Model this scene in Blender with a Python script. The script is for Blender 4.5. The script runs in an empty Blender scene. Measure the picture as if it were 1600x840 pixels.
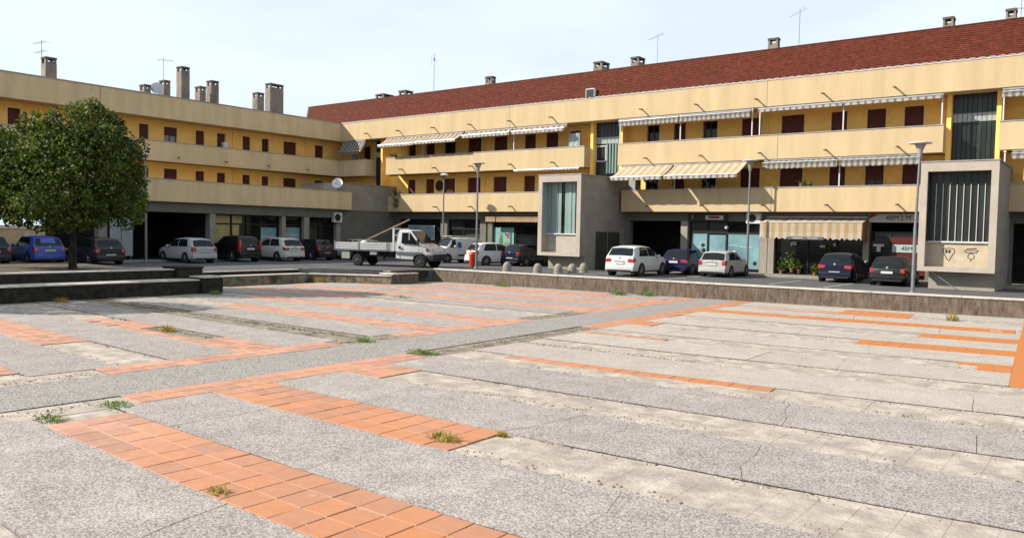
import bpy, bmesh, math, random
import numpy as np
from mathutils import Matrix, Vector
R = math.radians
random.seed(7); rng = np.random.default_rng(7)
scene = bpy.context.scene
COL = scene.collection

# ---------------------------------------------------------------- camera
cam_data = bpy.data.cameras.new('camera'); cam = bpy.data.objects.new('camera', cam_data); COL.objects.link(cam)
cam_data.sensor_fit = 'HORIZONTAL'; cam_data.sensor_width = 36.0; cam_data.lens = 1241.49 / 1600 * 36
cam_data.clip_start = 0.1; cam_data.clip_end = 3000
yaw, pitch, roll = R(-37.484), R(2.6273), R(-1.1472)
fw = Vector((math.sin(yaw)*math.cos(pitch), math.cos(yaw)*math.cos(pitch), -math.sin(pitch)))
rt = Vector((math.cos(yaw), -math.sin(yaw), 0)); dn = fw.cross(rt)
cx = math.cos(roll)*rt + math.sin(roll)*dn; cy = math.cos(roll)*dn - math.sin(roll)*rt
m = Matrix((cx, -cy, -fw)).transposed().to_4x4(); m.translation = (0, 0, 2.85)
cam.matrix_world = m; scene.camera = cam

# ---------------------------------------------------------------- sky, sun, exposure
LIGHT = Vector((1.15, 1.0, -1.0)).normalized()          # the way the sunlight travels
elev = math.asin(-LIGHT.z)
world = bpy.data.worlds.new('World'); scene.world = world; world.use_nodes = True
nt = world.node_tree; nt.nodes.clear(); N = nt.nodes.new; Lk = nt.links.new
sky = N('ShaderNodeTexSky'); sky.sky_type = 'NISHITA'; sky.sun_disc = False
sky.sun_elevation = elev; sky.sun_rotation = math.atan2(-LIGHT.x, -LIGHT.y)
sky.air_density = 1.0; sky.dust_density = 2.2; sky.ozone_density = 1.0
tc = N('ShaderNodeTexCoord'); mp = N('ShaderNodeMapping'); mp.inputs['Scale'].default_value = (1.2, 1.2, 4.0)
nz = N('ShaderNodeTexNoise'); nz.inputs['Scale'].default_value = 1.6; nz.inputs['Detail'].default_value = 7; nz.inputs['Roughness'].default_value = .55
rp = N('ShaderNodeValToRGB'); rp.color_ramp.elements[0].position = .42; rp.color_ramp.elements[1].position = .72
rp.color_ramp.elements[0].color = (.80, .80, .80, 1); rp.color_ramp.elements[1].color = (1, 1, 1, 1)
mx = N('ShaderNodeMix'); mx.data_type = 'RGBA'; mx.inputs['B'].default_value = (8.8, 9.8, 11.0, 1)     # thin high haze and cloud
bg = N('ShaderNodeBackground'); bg.inputs['Strength'].default_value = .062
wo = N('ShaderNodeOutputWorld')
Lk(tc.outputs['Generated'], mp.inputs['Vector']); Lk(mp.outputs[0], nz.inputs['Vector']); Lk(nz.outputs['Fac'], rp.inputs['Fac'])
Lk(rp.outputs['Color'], mx.inputs['Factor']); Lk(sky.outputs[0], mx.inputs['A']); Lk(mx.outputs['Result'], bg.inputs['Color']); Lk(bg.outputs[0], wo.inputs['Surface'])
sun_data = bpy.data.lights.new('sun', 'SUN'); sun = bpy.data.objects.new('sun', sun_data); COL.objects.link(sun)
sun_data.energy = 5.0; sun_data.angle = R(.53); sun_data.color = (1.0, .93, .82)
sun.rotation_euler = LIGHT.to_track_quat('-Z', 'Y').to_euler()
scene.view_settings.view_transform = 'Standard'; scene.view_settings.look = 'None'
scene.view_settings.exposure = 0.8; scene.view_settings.gamma = 1.0; scene.view_settings.use_curve_mapping = False

# ---------------------------------------------------------------- materials
MATS = {}
ALB = .69
def K(c, f=None): return tuple(v*(ALB if f is None else f) for v in c)
def mat(name, col, rough=.75, metal=0.0, var=.12, scale=2.0, bump=0.0, bscale=40.0, spec=.3, stretch=1.0, col2=None, mixpos=.55, rnd=None, rndamt=.15, stain=None, stainscale=.6, stainpos=.58, transl=0, alpha=1.0, emit=None, coat=0, build=None, alb=None):
    if name in MATS: return MATS[name]
    col = K(col, alb); col2 = K(col2, alb) if col2 else None; stain = K(stain, alb) if stain else None
    m = bpy.data.materials.new(name); m.use_nodes = True; t = m.node_tree; n = t.nodes; l = t.links
    b = n['Principled BSDF']; b.inputs['Roughness'].default_value = rough; b.inputs['Metallic'].default_value = metal
    b.inputs['Specular IOR Level'].default_value = spec
    if coat: b.inputs['Coat Weight'].default_value = coat; b.inputs['Coat Roughness'].default_value = .08
    g = n.new('ShaderNodeNewGeometry'); mp = n.new('ShaderNodeMapping'); mp.inputs['Scale'].default_value = (1, 1, stretch)
    l.new(g.outputs['Position'], mp.inputs['Vector'])
    nz = n.new('ShaderNodeTexNoise'); nz.inputs['Scale'].default_value = scale; nz.inputs['Detail'].default_value = 6; nz.inputs['Roughness'].default_value = .6
    l.new(mp.outputs[0], nz.inputs['Vector'])
    rp = n.new('ShaderNodeValToRGB'); rp.color_ramp.elements[0].position = .3; rp.color_ramp.elements[1].position = .7
    c2 = col2 or tuple(c*(1-var*1.6) for c in col); c1 = col if col2 else tuple(min(1, c*(1+var*.5)) for c in col)
    rp.color_ramp.elements[0].color = (*c2, 1); rp.color_ramp.elements[1].color = (*c1, 1)
    l.new(nz.outputs['Fac'], rp.inputs['Fac']); out = rp.outputs['Color']
    if stain:
        n2 = n.new('ShaderNodeTexNoise'); n2.inputs['Scale'].default_value = stainscale; n2.inputs['Detail'].default_value = 8; n2.inputs['Roughness'].default_value = .68
        l.new(mp.outputs[0], n2.inputs['Vector'])
        r2 = n.new('ShaderNodeValToRGB'); r2.color_ramp.elements[0].position = stainpos; r2.color_ramp.elements[1].position = stainpos+.14
        r2.color_ramp.elements[0].color = (0, 0, 0, 1); r2.color_ramp.elements[1].color = (1, 1, 1, 1)
        l.new(n2.outputs['Fac'], r2.inputs['Fac'])
        mm = n.new('ShaderNodeMix'); mm.data_type = 'RGBA'; mm.inputs['B'].default_value = (*stain, 1)
        l.new(r2.outputs['Color'], mm.inputs['Factor']); l.new(out, mm.inputs['A']); out = mm.outputs['Result']
    if rnd:
        if rnd == 'object': q = n.new('ShaderNodeObjectInfo'); src = q.outputs['Random']
        else: src = g.outputs['Random Per Island']
        mr = n.new('ShaderNodeMapRange'); mr.inputs['To Min'].default_value = 1-rndamt; mr.inputs['To Max'].default_value = 1+rndamt*.6
        l.new(src, mr.inputs['Value'])
        vm = n.new('ShaderNodeVectorMath'); vm.operation = 'SCALE'; l.new(out, vm.inputs[0]); l.new(mr.outputs[0], vm.inputs['Scale']); out = vm.outputs[0]
    if build: out = build(m, n, l, out, g, mp, b) or out
    l.new(out, b.inputs['Base Color'])
    if bump:
        nb = n.new('ShaderNodeTexNoise'); nb.inputs['Scale'].default_value = bscale; nb.inputs['Detail'].default_value = 4
        l.new(g.outputs['Position'], nb.inputs['Vector'])
        bp = n.new('ShaderNodeBump'); bp.inputs['Strength'].default_value = bump; bp.inputs['Distance'].default_value = .02
        l.new(nb.outputs['Fac'], bp.inputs['Height']); l.new(bp.outputs[0], b.inputs['Normal'])
    if transl:
        tr = n.new('ShaderNodeBsdfTranslucent'); l.new(out, tr.inputs['Color']); ms = n.new('ShaderNodeMixShader'); ms.inputs[0].default_value = transl
        l.new(b.outputs[0], ms.inputs[1]); l.new(tr.outputs[0], ms.inputs[2]); l.new(ms.outputs[0], n['Material Output'].inputs['Surface'])
    MATS[name] = m
    return m

def speckle(scale, dark, light, amt, mid=.5):
    """exposed pebbles: each little cell gets its own tone"""
    dark = K(dark); light = K(light)
    def f(m, n, l, out, g, mp, b):
        v = n.new('ShaderNodeTexVoronoi'); v.inputs['Scale'].default_value = scale; v.feature = 'F1'
        l.new(g.outputs['Position'], v.inputs['Vector'])
        sp = n.new('ShaderNodeSeparateColor'); l.new(v.outputs['Color'], sp.inputs[0])
        r = n.new('ShaderNodeValToRGB'); e = r.color_ramp.elements; e[0].position = .12; e[0].color = (*dark, 1); e[1].position = .95; e[1].color = (*light, 1)
        k = e.new(mid); k.color = tuple((a+c)/2*1.02 for a, c in zip(dark, light)) + (1,)
        l.new(sp.outputs[0], r.inputs['Fac'])
        mm = n.new('ShaderNodeMix'); mm.data_type = 'RGBA'; mm.inputs['Factor'].default_value = amt
        fn = n.new('ShaderNodeTexNoise'); fn.inputs['Scale'].default_value = 26; fn.inputs['Detail'].default_value = 5; fn.inputs['Roughness'].default_value = .75; l.new(g.outputs['Position'], fn.inputs['Vector'])
        fr_ = n.new('ShaderNodeMapRange'); fr_.inputs['From Min'].default_value = .3; fr_.inputs['From Max'].default_value = .7; fr_.inputs['To Min'].default_value = .78; fr_.inputs['To Max'].default_value = 1.2; l.new(fn.outputs['Fac'], fr_.inputs['Value'])
        sc_ = n.new('ShaderNodeVectorMath'); sc_.operation = 'SCALE'; l.new(out, sc_.inputs[0]); l.new(fr_.outputs[0], sc_.inputs['Scale'])
        l.new(sc_.outputs[0], mm.inputs['A']); l.new(r.outputs['Color'], mm.inputs['B'])
        bp = n.new('ShaderNodeBump'); bp.inputs['Strength'].default_value = .35; bp.inputs['Distance'].default_value = .01
        l.new(v.outputs['Distance'], bp.inputs['Height']); bp.invert = True; l.new(bp.outputs[0], b.inputs['Normal'])
        return mm.outputs['Result']
    return f

def stripes(axis, period, c1, c2, duty=.5, c3=None, period2=None, cross=None):
    """woven stripes running along the cloth, from UV coordinates in metres"""
    c1 = K(c1); c2 = K(c2)
    def f(m, n, l, out, g, mp, b):
        uv = n.new('ShaderNodeUVMap'); s = n.new('ShaderNodeSeparateXYZ'); l.new(uv.outputs[0], s.inputs[0])
        def band(src, per, du):
            a = n.new('ShaderNodeMath'); a.operation = 'DIVIDE'; a.inputs[1].default_value = per; l.new(src, a.inputs[0])
            fr = n.new('ShaderNodeMath'); fr.operation = 'FRACT'; l.new(a.outputs[0], fr.inputs[0])
            lt = n.new('ShaderNodeMath'); lt.operation = 'LESS_THAN'; lt.inputs[1].default_value = du; l.new(fr.outputs[0], lt.inputs[0]); return lt.outputs[0]
        mm = n.new('ShaderNodeMix'); mm.data_type = 'RGBA'; mm.inputs['A'].default_value = (*c1, 1); mm.inputs['B'].default_value = (*c2, 1)
        l.new(band(s.outputs['X'], period, duty), mm.inputs['Factor']); o = mm.outputs['Result']
        if cross:
            m2 = n.new('ShaderNodeMix'); m2.data_type = 'RGBA'; m2.blend_type = 'MULTIPLY'; l.new(o, m2.inputs['A']); m2.inputs['B'].default_value = (*cross, 1)
            l.new(band(s.outputs['Y'], period2 or period, .5), m2.inputs['Factor']); o = m2.outputs['Result']
        m3 = n.new('ShaderNodeMix'); m3.data_type = 'RGBA'; m3.blend_type = 'MULTIPLY'; m3.inputs['Factor'].default_value = 1
        l.new(o, m3.inputs['A']); l.new(out, m3.inputs['B']); return m3.outputs['Result']
    return f

cream = mat('cream_render', (.66, .505, .295), .9, var=.1, scale=1.2, stretch=.14, bump=.12, bscale=60, stain=(.58, .44, .26), stainscale=1.5, stainpos=.58)
cream_lift = mat('cream_render_shade_lift', (.84, .64, .375), .9, var=.12, scale=1.3, stretch=.14, bump=.15, bscale=60, stain=(.66, .50, .30), stainscale=1.3, stainpos=.58)  # same cream paint, colour brightened to lift the shaded left wing
yellow = mat('yellow_render', (.93, .575, .155), .9, alb=1, var=.07, scale=1.5, bump=.1)
yellow_trim = mat('pale_yellow_surround', (.86, .64, .28), .85, alb=1, var=.06)
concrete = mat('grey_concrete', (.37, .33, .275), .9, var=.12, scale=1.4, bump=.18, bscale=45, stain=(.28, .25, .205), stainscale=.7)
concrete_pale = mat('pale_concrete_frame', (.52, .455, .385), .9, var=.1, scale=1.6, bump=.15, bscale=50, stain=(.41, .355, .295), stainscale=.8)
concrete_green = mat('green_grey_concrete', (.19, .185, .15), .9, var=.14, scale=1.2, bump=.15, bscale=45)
chimney_m = mat('weathered_chimney_concrete', (.33, .285, .225), .92, var=.25, scale=2.2, stretch=.4, bump=.2, stain=(.14, .125, .10), stainscale=1.0, stainpos=.55)
chimney_top = mat('sooty_concrete', (.16, .145, .125), .95, var=.3, scale=3)
metal_grey = mat('grey_metal_cap', (.42, .42, .43), .5, .4, var=.15)
galv = mat('galvanised_steel', (.27, .285, .30), .5, .5, var=.12, scale=5)
white_paint = mat('white_painted_metal', (.74, .74, .73), .5, 0, var=.06)
alu = mat('aluminium', (.58, .59, .60), .38, .6, var=.1)
black_metal = mat('black_metal', (.02, .02, .022), .5, .1, var=.2)
shutter_m = mat('brown_roller_shutter', (.145, .032, .02), .6, var=.12, scale=4)
shutter_dk = mat('dark_brown_shutter', (.06, .02, .015), .6, var=.2)
wood_frame = mat('brown_window_frame', (.18, .05, .025), .55, var=.15, scale=6)
glass_dark = mat('dark_window_glass', (.014, .016, .016), .06, 0, var=.3, scale=.8, spec=.3)
glass_teal = mat('teal_backed_glass', (.17, .30, .33), .12, 0, alb=1, var=.3, scale=.7, spec=.6, stain=(.13, .22, .31), stainscale=.9)
glass_pale = mat('pale_green_reeded_glass', (.33, .45, .43), .25, 0, var=.2, scale=2, stretch=.1, spec=.5)
glass_core = mat('dark_green_channel_glass', (.035, .044, .038), .3, 0, var=.4, scale=1.1, stretch=.2, spec=.35, rnd='object', rndamt=.4)
glass_white = mat('frosted_white_glass', (.42, .47, .47), .3, 0, var=.15, scale=5)
glass_yel = mat('yellowed_shop_blind', (.46, .40, .17), .6, 0, var=.2, scale=1.5)
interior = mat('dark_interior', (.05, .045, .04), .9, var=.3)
red_shingle = mat('red_brown_shingle', (.155, .030, .013), .9, var=.25, scale=5, rnd='island', rndamt=.22, bump=.25, stain=(.11, .022, .012), stainscale=1.2, stainpos=.58)
asphalt = mat('grey_asphalt', (.105, .105, .11), .92, var=.25, scale=1.2, bump=.35, bscale=90, stain=(.16, .155, .15), stainscale=.35, build=speckle(55, (.06, .06, .062), (.2, .2, .2), .4))
pave_m = mat('pale_pavement', (.34, .32, .28), .9, var=.15, scale=1.0, bump=.2)
wall_stain = mat('stained_retaining_wall', (.24, .185, .14), .95, var=.3, scale=7, stretch=.3, bump=.35, bscale=30, col2=(.10, .07, .052), stain=(.06, .042, .03), stainscale=6, stainpos=.55)
wall_dark = mat('shade_dark_concrete', (.042, .035, .024), .95, var=.5, scale=4, bump=.35, bscale=30, stain=(.028, .03, .017), stainscale=1.0, stainpos=.52)  # near-black: shade on the faces turned from the sun, put into the colour
wall_tan = mat('tan_concrete_step', (.34, .28, .19), .95, var=.35, scale=3, bump=.25, stain=(.085, .066, .045), stainscale=1.3, stainpos=.5)
joint_tar = mat('black_joint_filler', (.07, .062, .055), .9, var=.5, scale=6)
coping_m = mat('pale_coping_concrete', (.66, .615, .545), .9, var=.2, scale=3, bump=.2, stain=(.36, .32, .27), stainscale=1.3, stainpos=.62)
soil = mat('dark_joint_soil', (.075, .062, .048), .98, var=.4, scale=6, bump=.4)
earth = mat('planter_earth', (.15, .12, .085), .98, var=.35, scale=2.5, bump=.5, bscale=20)
slab_m = mat('washed_pebble_slab', (.41, .36, .328), .92, var=.26, scale=1.6, rnd='object', rndamt=.2, stain=(.56, .485, .41), stainscale=1.1, stainpos=.53, build=speckle(54, (.125, .11, .104), (.64, .58, .535), .56))
slab_pale = mat('worn_pale_slab', (.52, .45, .385), .92, var=.16, scale=1.4, rnd='object', rndamt=.1, stain=(.37, .33, .275), stainscale=.9, stainpos=.54, build=speckle(54, (.24, .215, .19), (.66, .60, .53), .48))
path_m = mat('grey_pebble_path', (.33, .30, .28), .92, var=.15, scale=1.2, stain=(.36, .335, .30), stainscale=.6, build=speckle(54, (.085, .077, .073), (.56, .52, .48), .68))
def bed_grid(m, n, l, out, g, mp, b):
    br = n.new('ShaderNodeTexBrick'); br.offset = 0; br.inputs['Scale'].default_value = 1.0
    br.inputs['Brick Width'].default_value = .42; br.inputs['Row Height'].default_value = .42; br.inputs['Mortar Size'].default_value = .012; br.inputs['Mortar Smooth'].default_value = .6
    br.inputs['Color1'].default_value = (1, 1, 1, 1); br.inputs['Color2'].default_value = (.93, .93, .93, 1); br.inputs['Mortar'].default_value = (.55, .53, .5, 1)
    l.new(g.outputs['Position'], br.inputs['Vector'])
    mm = n.new('ShaderNodeMix'); mm.data_type = 'RGBA'; mm.blend_type = 'MULTIPLY'
    nz = n.new('ShaderNodeTexNoise'); nz.inputs['Scale'].default_value = 1.1; l.new(g.outputs['Position'], nz.inputs['Vector'])
    l.new(nz.outputs['Fac'], mm.inputs['Factor']); l.new(out, mm.inputs['A']); l.new(br.outputs['Color'], mm.inputs['B'])
    return mm.outputs['Result']
bed_m = mat('bare_mortar_bed', (.56, .49, .41), .95, var=.28, scale=2.5, bump=.6, bscale=22, stain=(.36, .31, .26), stainscale=1.7, stainpos=.49, build=bed_grid)
bed_dirty = mat('mossy_mortar_bed', (.34, .295, .225), .97, var=.35, scale=3, bump=.7, bscale=18, stain=(.10, .08, .045), stainscale=1.8, stainpos=.5)
def tile_tone(m, n, l, out, g, mp, b):
    s = n.new('ShaderNodeSeparateXYZ'); l.new(g.outputs['Position'], s.inputs[0])
    nz = n.new('ShaderNodeTexNoise'); nz.inputs['Scale'].default_value = .22; nz.inputs['Detail'].default_value = 3; l.new(g.outputs['Position'], nz.inputs['Vector'])
    a = n.new('ShaderNodeMath'); a.operation = 'MULTIPLY_ADD'; a.inputs[1].default_value = .085; a.inputs[2].default_value = .8; l.new(s.outputs['X'], a.inputs[0])
    c = n.new('ShaderNodeMath'); c.operation = 'ADD'; c.use_clamp = True; ay = n.new('ShaderNodeMath'); ay.operation = 'MULTIPLY_ADD'; ay.inputs[1].default_value = .016; l.new(s.outputs['Y'], ay.inputs[0]); l.new(a.outputs[0], ay.inputs[2]); l.new(ay.outputs[0], c.inputs[0])
    d = n.new('ShaderNodeMath'); d.operation = 'MULTIPLY_ADD'; d.inputs[1].default_value = 1.2; d.inputs[2].default_value = -.45; l.new(nz.outputs['Fac'], d.inputs[0]); oi = n.new('ShaderNodeObjectInfo'); ra = n.new('ShaderNodeMath'); ra.operation = 'MULTIPLY_ADD'; ra.inputs[1].default_value = .42; ra.inputs[2].default_value = -.21; l.new(oi.outputs['Random'], ra.inputs[0])
    rs = n.new('ShaderNodeMath'); rs.operation = 'ADD'; l.new(ra.outputs[0], rs.inputs[0]); l.new(d.outputs[0], rs.inputs[1]); l.new(rs.outputs[0], c.inputs[1])
    mm = n.new('ShaderNodeMix'); mm.data_type = 'RGBA'; l.new(c.outputs[0], mm.inputs['Factor']); l.new(out, mm.inputs['A']); mm.inputs['B'].default_value = (.36, .128, .033, 1)
    return mm.outputs['Result']
tile_m = mat('terracotta_tile', (.575, .31, .212), .8, var=.1, scale=6, rnd='object', rndamt=.2, stain=(.66, .46, .35), stainscale=3.2, stainpos=.6, bump=.08, build=tile_tone)
tile_far = mat('terracotta_tile_far', (.575, .31, .212), .8, var=.1, scale=6, rnd='island', rndamt=.14, stain=(.66, .46, .35), stainscale=3.2, stainpos=.6, build=tile_tone)
leaf_m = mat('linden_leaf', (.10, .14, .02), .6, alb=1, var=.45, scale=1.2, rnd='island', rndamt=.55, transl=.38, spec=.25)
leaf_light = mat('pale_leaf', (.15, .19, .04), .55, alb=1, var=.3, scale=1.5, rnd='island', rndamt=.4, transl=.35)
bark = mat('dark_bark', (.055, .042, .03), .95, var=.4, scale=7, stretch=.3, bump=.6, bscale=25)
weed_m = mat('dry_weed_blade', (.55, .43, .09), .8, var=.3, scale=9, rnd='island', rndamt=.35, transl=.25)
weed_green = mat('green_weed_blade', (.24, .36, .06), .8, var=.3, scale=9, rnd='island', rndamt=.35, transl=.25)
rubber = mat('tyre_rubber', (.018, .018, .018), .85, var=.2)
rim_m = mat('alloy_rim', (.42, .43, .44), .35, .7, var=.1)
red_light = mat('red_tail_lamp', (.42, .02, .015), .15, 0, var=.2, spec=.6, coat=.6)
clear_lamp = mat('clear_headlamp', (.6, .6, .6), .12, 0, var=.15, spec=.6)
amber_lamp = mat('orange_lamp', (.65, .11, .02), .2, 0, var=.2)
plate_m = mat('white_plate', (.72, .72, .70), .4, var=.05)
trim_m = mat('black_plastic_trim', (.025, .025, .027), .6, var=.2)
car_glass = mat('tinted_car_glass', (.012, .017, .02), .05, 0, var=.2, spec=.22)
bin_red = mat('red_bin_plastic', (.72, .07, .025), .45, var=.15, scale=5)
bollard_m = mat('rough_bollard_stone', (.34, .31, .255), .95, var=.2, scale=8, bump=.5, bscale=40)
def paint(name, c, rough=.3, coat=.2): return mat('paint_' + name, c, rough, 0, var=.04, spec=.28, coat=coat)

# ---------------------------------------------------------------- mesh helpers
class MB:
    def __init__(s): s.v = []; s.f = []; s.uv = None
    def add(s, vs, fs):
        o = len(s.v); s.v += [tuple(v) for v in vs]; s.f += [tuple(i+o for i in f) for f in fs]; return s
    def box(s, x0, x1, y0, y1, z0, z1):
        if x0 > x1: x0, x1 = x1, x0
        if y0 > y1: y0, y1 = y1, y0
        if z0 > z1: z0, z1 = z1, z0
        return s.add([(x0,y0,z0),(x1,y0,z0),(x1,y1,z0),(x0,y1,z0),(x0,y0,z1),(x1,y0,z1),(x1,y1,z1),(x0,y1,z1)],
                     [(0,3,2,1),(4,5,6,7),(0,1,5,4),(1,2,6,5),(2,3,7,6),(3,0,4,7)])
    def prism(s, poly, z0, z1):
        n = len(poly); a = sum(poly[i][0]*poly[(i+1)%n][1]-poly[(i+1)%n][0]*poly[i][1] for i in range(n))
        if a < 0: poly = poly[::-1]
        return s.add([(x,y,z0) for x,y in poly]+[(x,y,z1) for x,y in poly],
                     [tuple(range(n))[::-1], tuple(range(n,2*n))]+[(i,(i+1)%n,n+(i+1)%n,n+i) for i in range(n)])
    def tube(s, p0, p1, r0, r1=None, n=10, caps=True):
        r1 = r0 if r1 is None else r1; p0 = Vector(p0); p1 = Vector(p1); d = (p1-p0).normalized()
        a = d.orthogonal().normalized(); b = d.cross(a)
        vs = [p0+(a*math.cos(t)+b*math.sin(t))*r0 for t in [2*math.pi*i/n for i in range(n)]]+[p1+(a*math.cos(t)+b*math.sin(t))*r1 for t in [2*math.pi*i/n for i in range(n)]]
        fs = [(i,(i+1)%n,n+(i+1)%n,n+i) for i in range(n)]
        if caps: fs += [tuple(range(n))[::-1], tuple(range(n,2*n))]
        return s.add(vs, fs)
    def lathe(s, prof, n=16, c=(0,0,0), axis='z'):
        vs = []; m_ = len(prof)
        for i in range(n):
            t = 2*math.pi*i/n
            for r, h in prof:
                p = (r*math.cos(t), r*math.sin(t), h)
                if axis == 'y': p = (p[0], p[2], p[1])
                if axis == 'x': p = (p[2], p[0], p[1])
                vs.append((p[0]+c[0], p[1]+c[1], p[2]+c[2]))
        fs = [(i*m_+j, ((i+1)%n)*m_+j, ((i+1)%n)*m_+j+1, i*m_+j+1) for i in range(n) for j in range(m_-1)]
        fs += [tuple(i*m_ for i in range(n))[::-1], tuple(i*m_+m_-1 for i in range(n))]
        return s.add(vs, fs)
    def build(s, name, material, parent=None, smooth=False, loc=None, rot=None, bevel=0):
        me = bpy.data.meshes.new(name); me.from_pydata(s.v, [], s.f); me.update()
        if s.uv:
            ul = me.uv_layers.new(name='UVMap')
            for lp in me.loops: ul.data[lp.index].uv = s.uv[lp.vertex_index]
        bm = bmesh.new(); bm.from_mesh(me); bmesh.ops.recalc_face_normals(bm, faces=bm.faces)
        if bevel:
            bmesh.ops.bevel(bm, geom=[e for e in bm.edges if len(e.link_faces) == 2 and e.calc_face_angle(0) > .5], offset=bevel, segments=2, profile=.6, affect='EDGES', clamp_overlap=True)
        bm.to_mesh(me); bm.free()
        if smooth:
            me.polygons.foreach_set('use_smooth', [True]*len(me.polygons)); 
            try: me.set_sharp_from_angle(angle=R(38))
            except Exception: pass
        return link(name, me, material, parent, loc, rot)
def link(name, me, material=None, parent=None, loc=None, rot=None):
    if material is not None and not me.materials: me.materials.append(material)
    o = bpy.data.objects.new(name, me); COL.objects.link(o)
    if parent is not None: o.parent = parent
    if loc is not None: o.location = loc
    if rot is not None: o.rotation_euler = rot
    return o
def B(x0, x1, y0, y1, z0, z1): return MB().box(x0, x1, y0, y1, z0, z1)
def tag(o, label, cat, group=None):
    o['label'] = label; o['category'] = cat
    if group: o['group'] = group
    return o
def thing(name, label, cat, loc=(0,0,0), rz=0, group=None):
    o = bpy.data.objects.new(name, None); COL.objects.link(o); o.location = loc; o.rotation_euler = (0,0,rz); o.empty_display_size = .3
    return tag(o, label, cat, group)
def struct(o): o['kind'] = 'structure'; return o
def stuff(o): o['kind'] = 'stuff'; return o
def text_mesh(name, body, size, material, parent, matrix, extrude=.004, space=1.0):
    cu = bpy.data.curves.new(name, 'FONT'); cu.body = body; cu.size = size; cu.extrude = extrude; cu.offset = 0; cu.align_x = 'CENTER'; cu.align_y = 'CENTER'; cu.space_character = space; cu.resolution_u = 3
    t = bpy.data.objects.new(name, cu); COL.objects.link(t)
    dg = bpy.context.evaluated_depsgraph_get(); me = bpy.data.meshes.new_from_object(t.evaluated_get(dg))
    bpy.data.objects.remove(t); bpy.data.curves.remove(cu); me.transform(matrix); me.materials.clear(); me.name = name
    return link(name, me, material, parent)
FACE_Y = Matrix(((1,0,0,0),(0,0,-1,0),(0,1,0,0),(0,0,0,1)))          # text upright, read from -Y
WORLD_KIDS = set()      # things whose parts are given in world coordinates
_link0 = link
def link(name, me, material=None, parent=None, loc=None, rot=None):
    o = _link0(name, me, material, parent, loc, rot)
    if parent is not None and parent.name in WORLD_KIDS: o.matrix_parent_inverse = Matrix.Translation(parent.location).inverted()
    return o
def wthing(name, label, cat, loc, group=None):
    o = thing(name, label, cat, loc, 0, group); WORLD_KIDS.add(o.name); return o

# ================================================================= the ground
struct(MB().box(-900, 900, -900, 900, -.4, -.06).build('ground', soil))
PZ = .65       # level of the car park
SC = [[-0.3132,0.3908],[0.0217,19.3383],[-2.2014,2.1616],[1.4054,-2.1631],[-0.3002,0.4943],[19.7449,0.4856],[-3.6157,4.6167],[0.9707,-2.8787],[-0.0466,0.4451],[-1.81,3.1769],[-0.987,-0.6115],[0.4098,-0.3292],[-1.6669,1.3626],[0.1399,-0.3802],[-0.2748,0.1824]]
IJ = [(i, j) for i in range(5) for j in range(5-i)]
def lens_warp(x, y):
    """nominal paving grid -> grid bent by a polynomial to imitate lens barrel distortion"""
    a, b = x/20, y/20; u = v = 0
    for (i, j), (p, q) in zip(IJ, SC): t = a**i*b**j; u += p*t; v += q*t
    return u, v
wl = [lens_warp(x, 36.75) for x in (-33.2, -29.5, -25.8, -22.0, -18.2, -14.4, -10.6, -6.8, -3.0, .8)]
wl.append((wl[-1][0]+8, wl[-1][1]+1.5))
park_edge = [(-90,-30),(-32.6,-30),(-32.6,19.6),(-35.6,21.6),(-35.6,26.8),(-31.0,29.9)]+[(x, y+.3) for x, y in wl]+[(60,45),(60,140),(-90,140)]
struct(MB().prism(park_edge, -.05, PZ).build('car_park', asphalt))
struct(B(-46.6, 10, 44.2, 46.3, PZ-.1, PZ+.12).build('pavement', pave_m, bevel=.02))
struct(B(-47.35, -46.2, 8, 44.1, PZ-.1, PZ+.10).build('pavement', pave_m, bevel=.02))
# painted parking bays
for k in range(6):
    x = -23.4+k*2.55
    if k in (3,): continue
    struct(B(x, x+.12, 37.0, 41.8, PZ+.002, PZ+.006).build('bay_line', mat('worn_white_line', (.5,.5,.48), .9, var=.4, scale=4)))

plaza = struct(B(-40, 12, -2, 38, -.2, -.055).build('plaza', soil))
TB = .42; LO = [1.35, 4.5, 7.62, 10.72, 13.8, 17.0, 20.2, 23.38, 26.55, 29.85, 33.0]; BW = 1.28
PX0, PX1 = -15.12, -13.05; RL0 = -15.96; RR1 = -12.25; XR = -.47
def sprism(x0, x1, y0, y1, z0, z1, nx=1):
    mb = MB(); xs = [x0+(x1-x0)*i/nx for i in range(nx+1)]
    poly = [lens_warp(x, y0) for x in xs]+[lens_warp(x, y1) for x in xs[::-1]]
    return mb.prism(poly, z0, z1)
# bare mortar bed in every band, a dark open joint left along its far side
for k, y in enumerate(LO):
    dirty = k in (4,)
    for xa, xb, side in ((-36, RL0, 0), (RR1, XR if k > 5 else 7, 1)):
        n = 6
        for i in range(n):
            a = xa+(xb-xa)*i/n; b = xa+(xb-xa)*(i+1)/n
            m_ = bed_dirty if (dirty and side == 0) or (k == 3 and side == 0 and i > 3) else bed_m
            sprism(a, b, y+.005, y+BW-.012, -.055, -.012-random.random()*.006).build('mortar_bed', m_, plaza)
for a, b in ((2.0, 6.3), (13.4, 21.6)): sprism(PX1+.03, RR1-.02, a, b, -.055, -.013).build('mortar_bed', bed_m if a < 5 else bed_dirty, plaza)
for a, b in ((2.0, 7.1), (13.3, 15.7), (22.1, 25.8)): sprism(RL0+.02, PX0-.03, a, b, -.055, -.013).build('mortar_bed', bed_m if a < 5 else bed_dirty, plaza)
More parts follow.
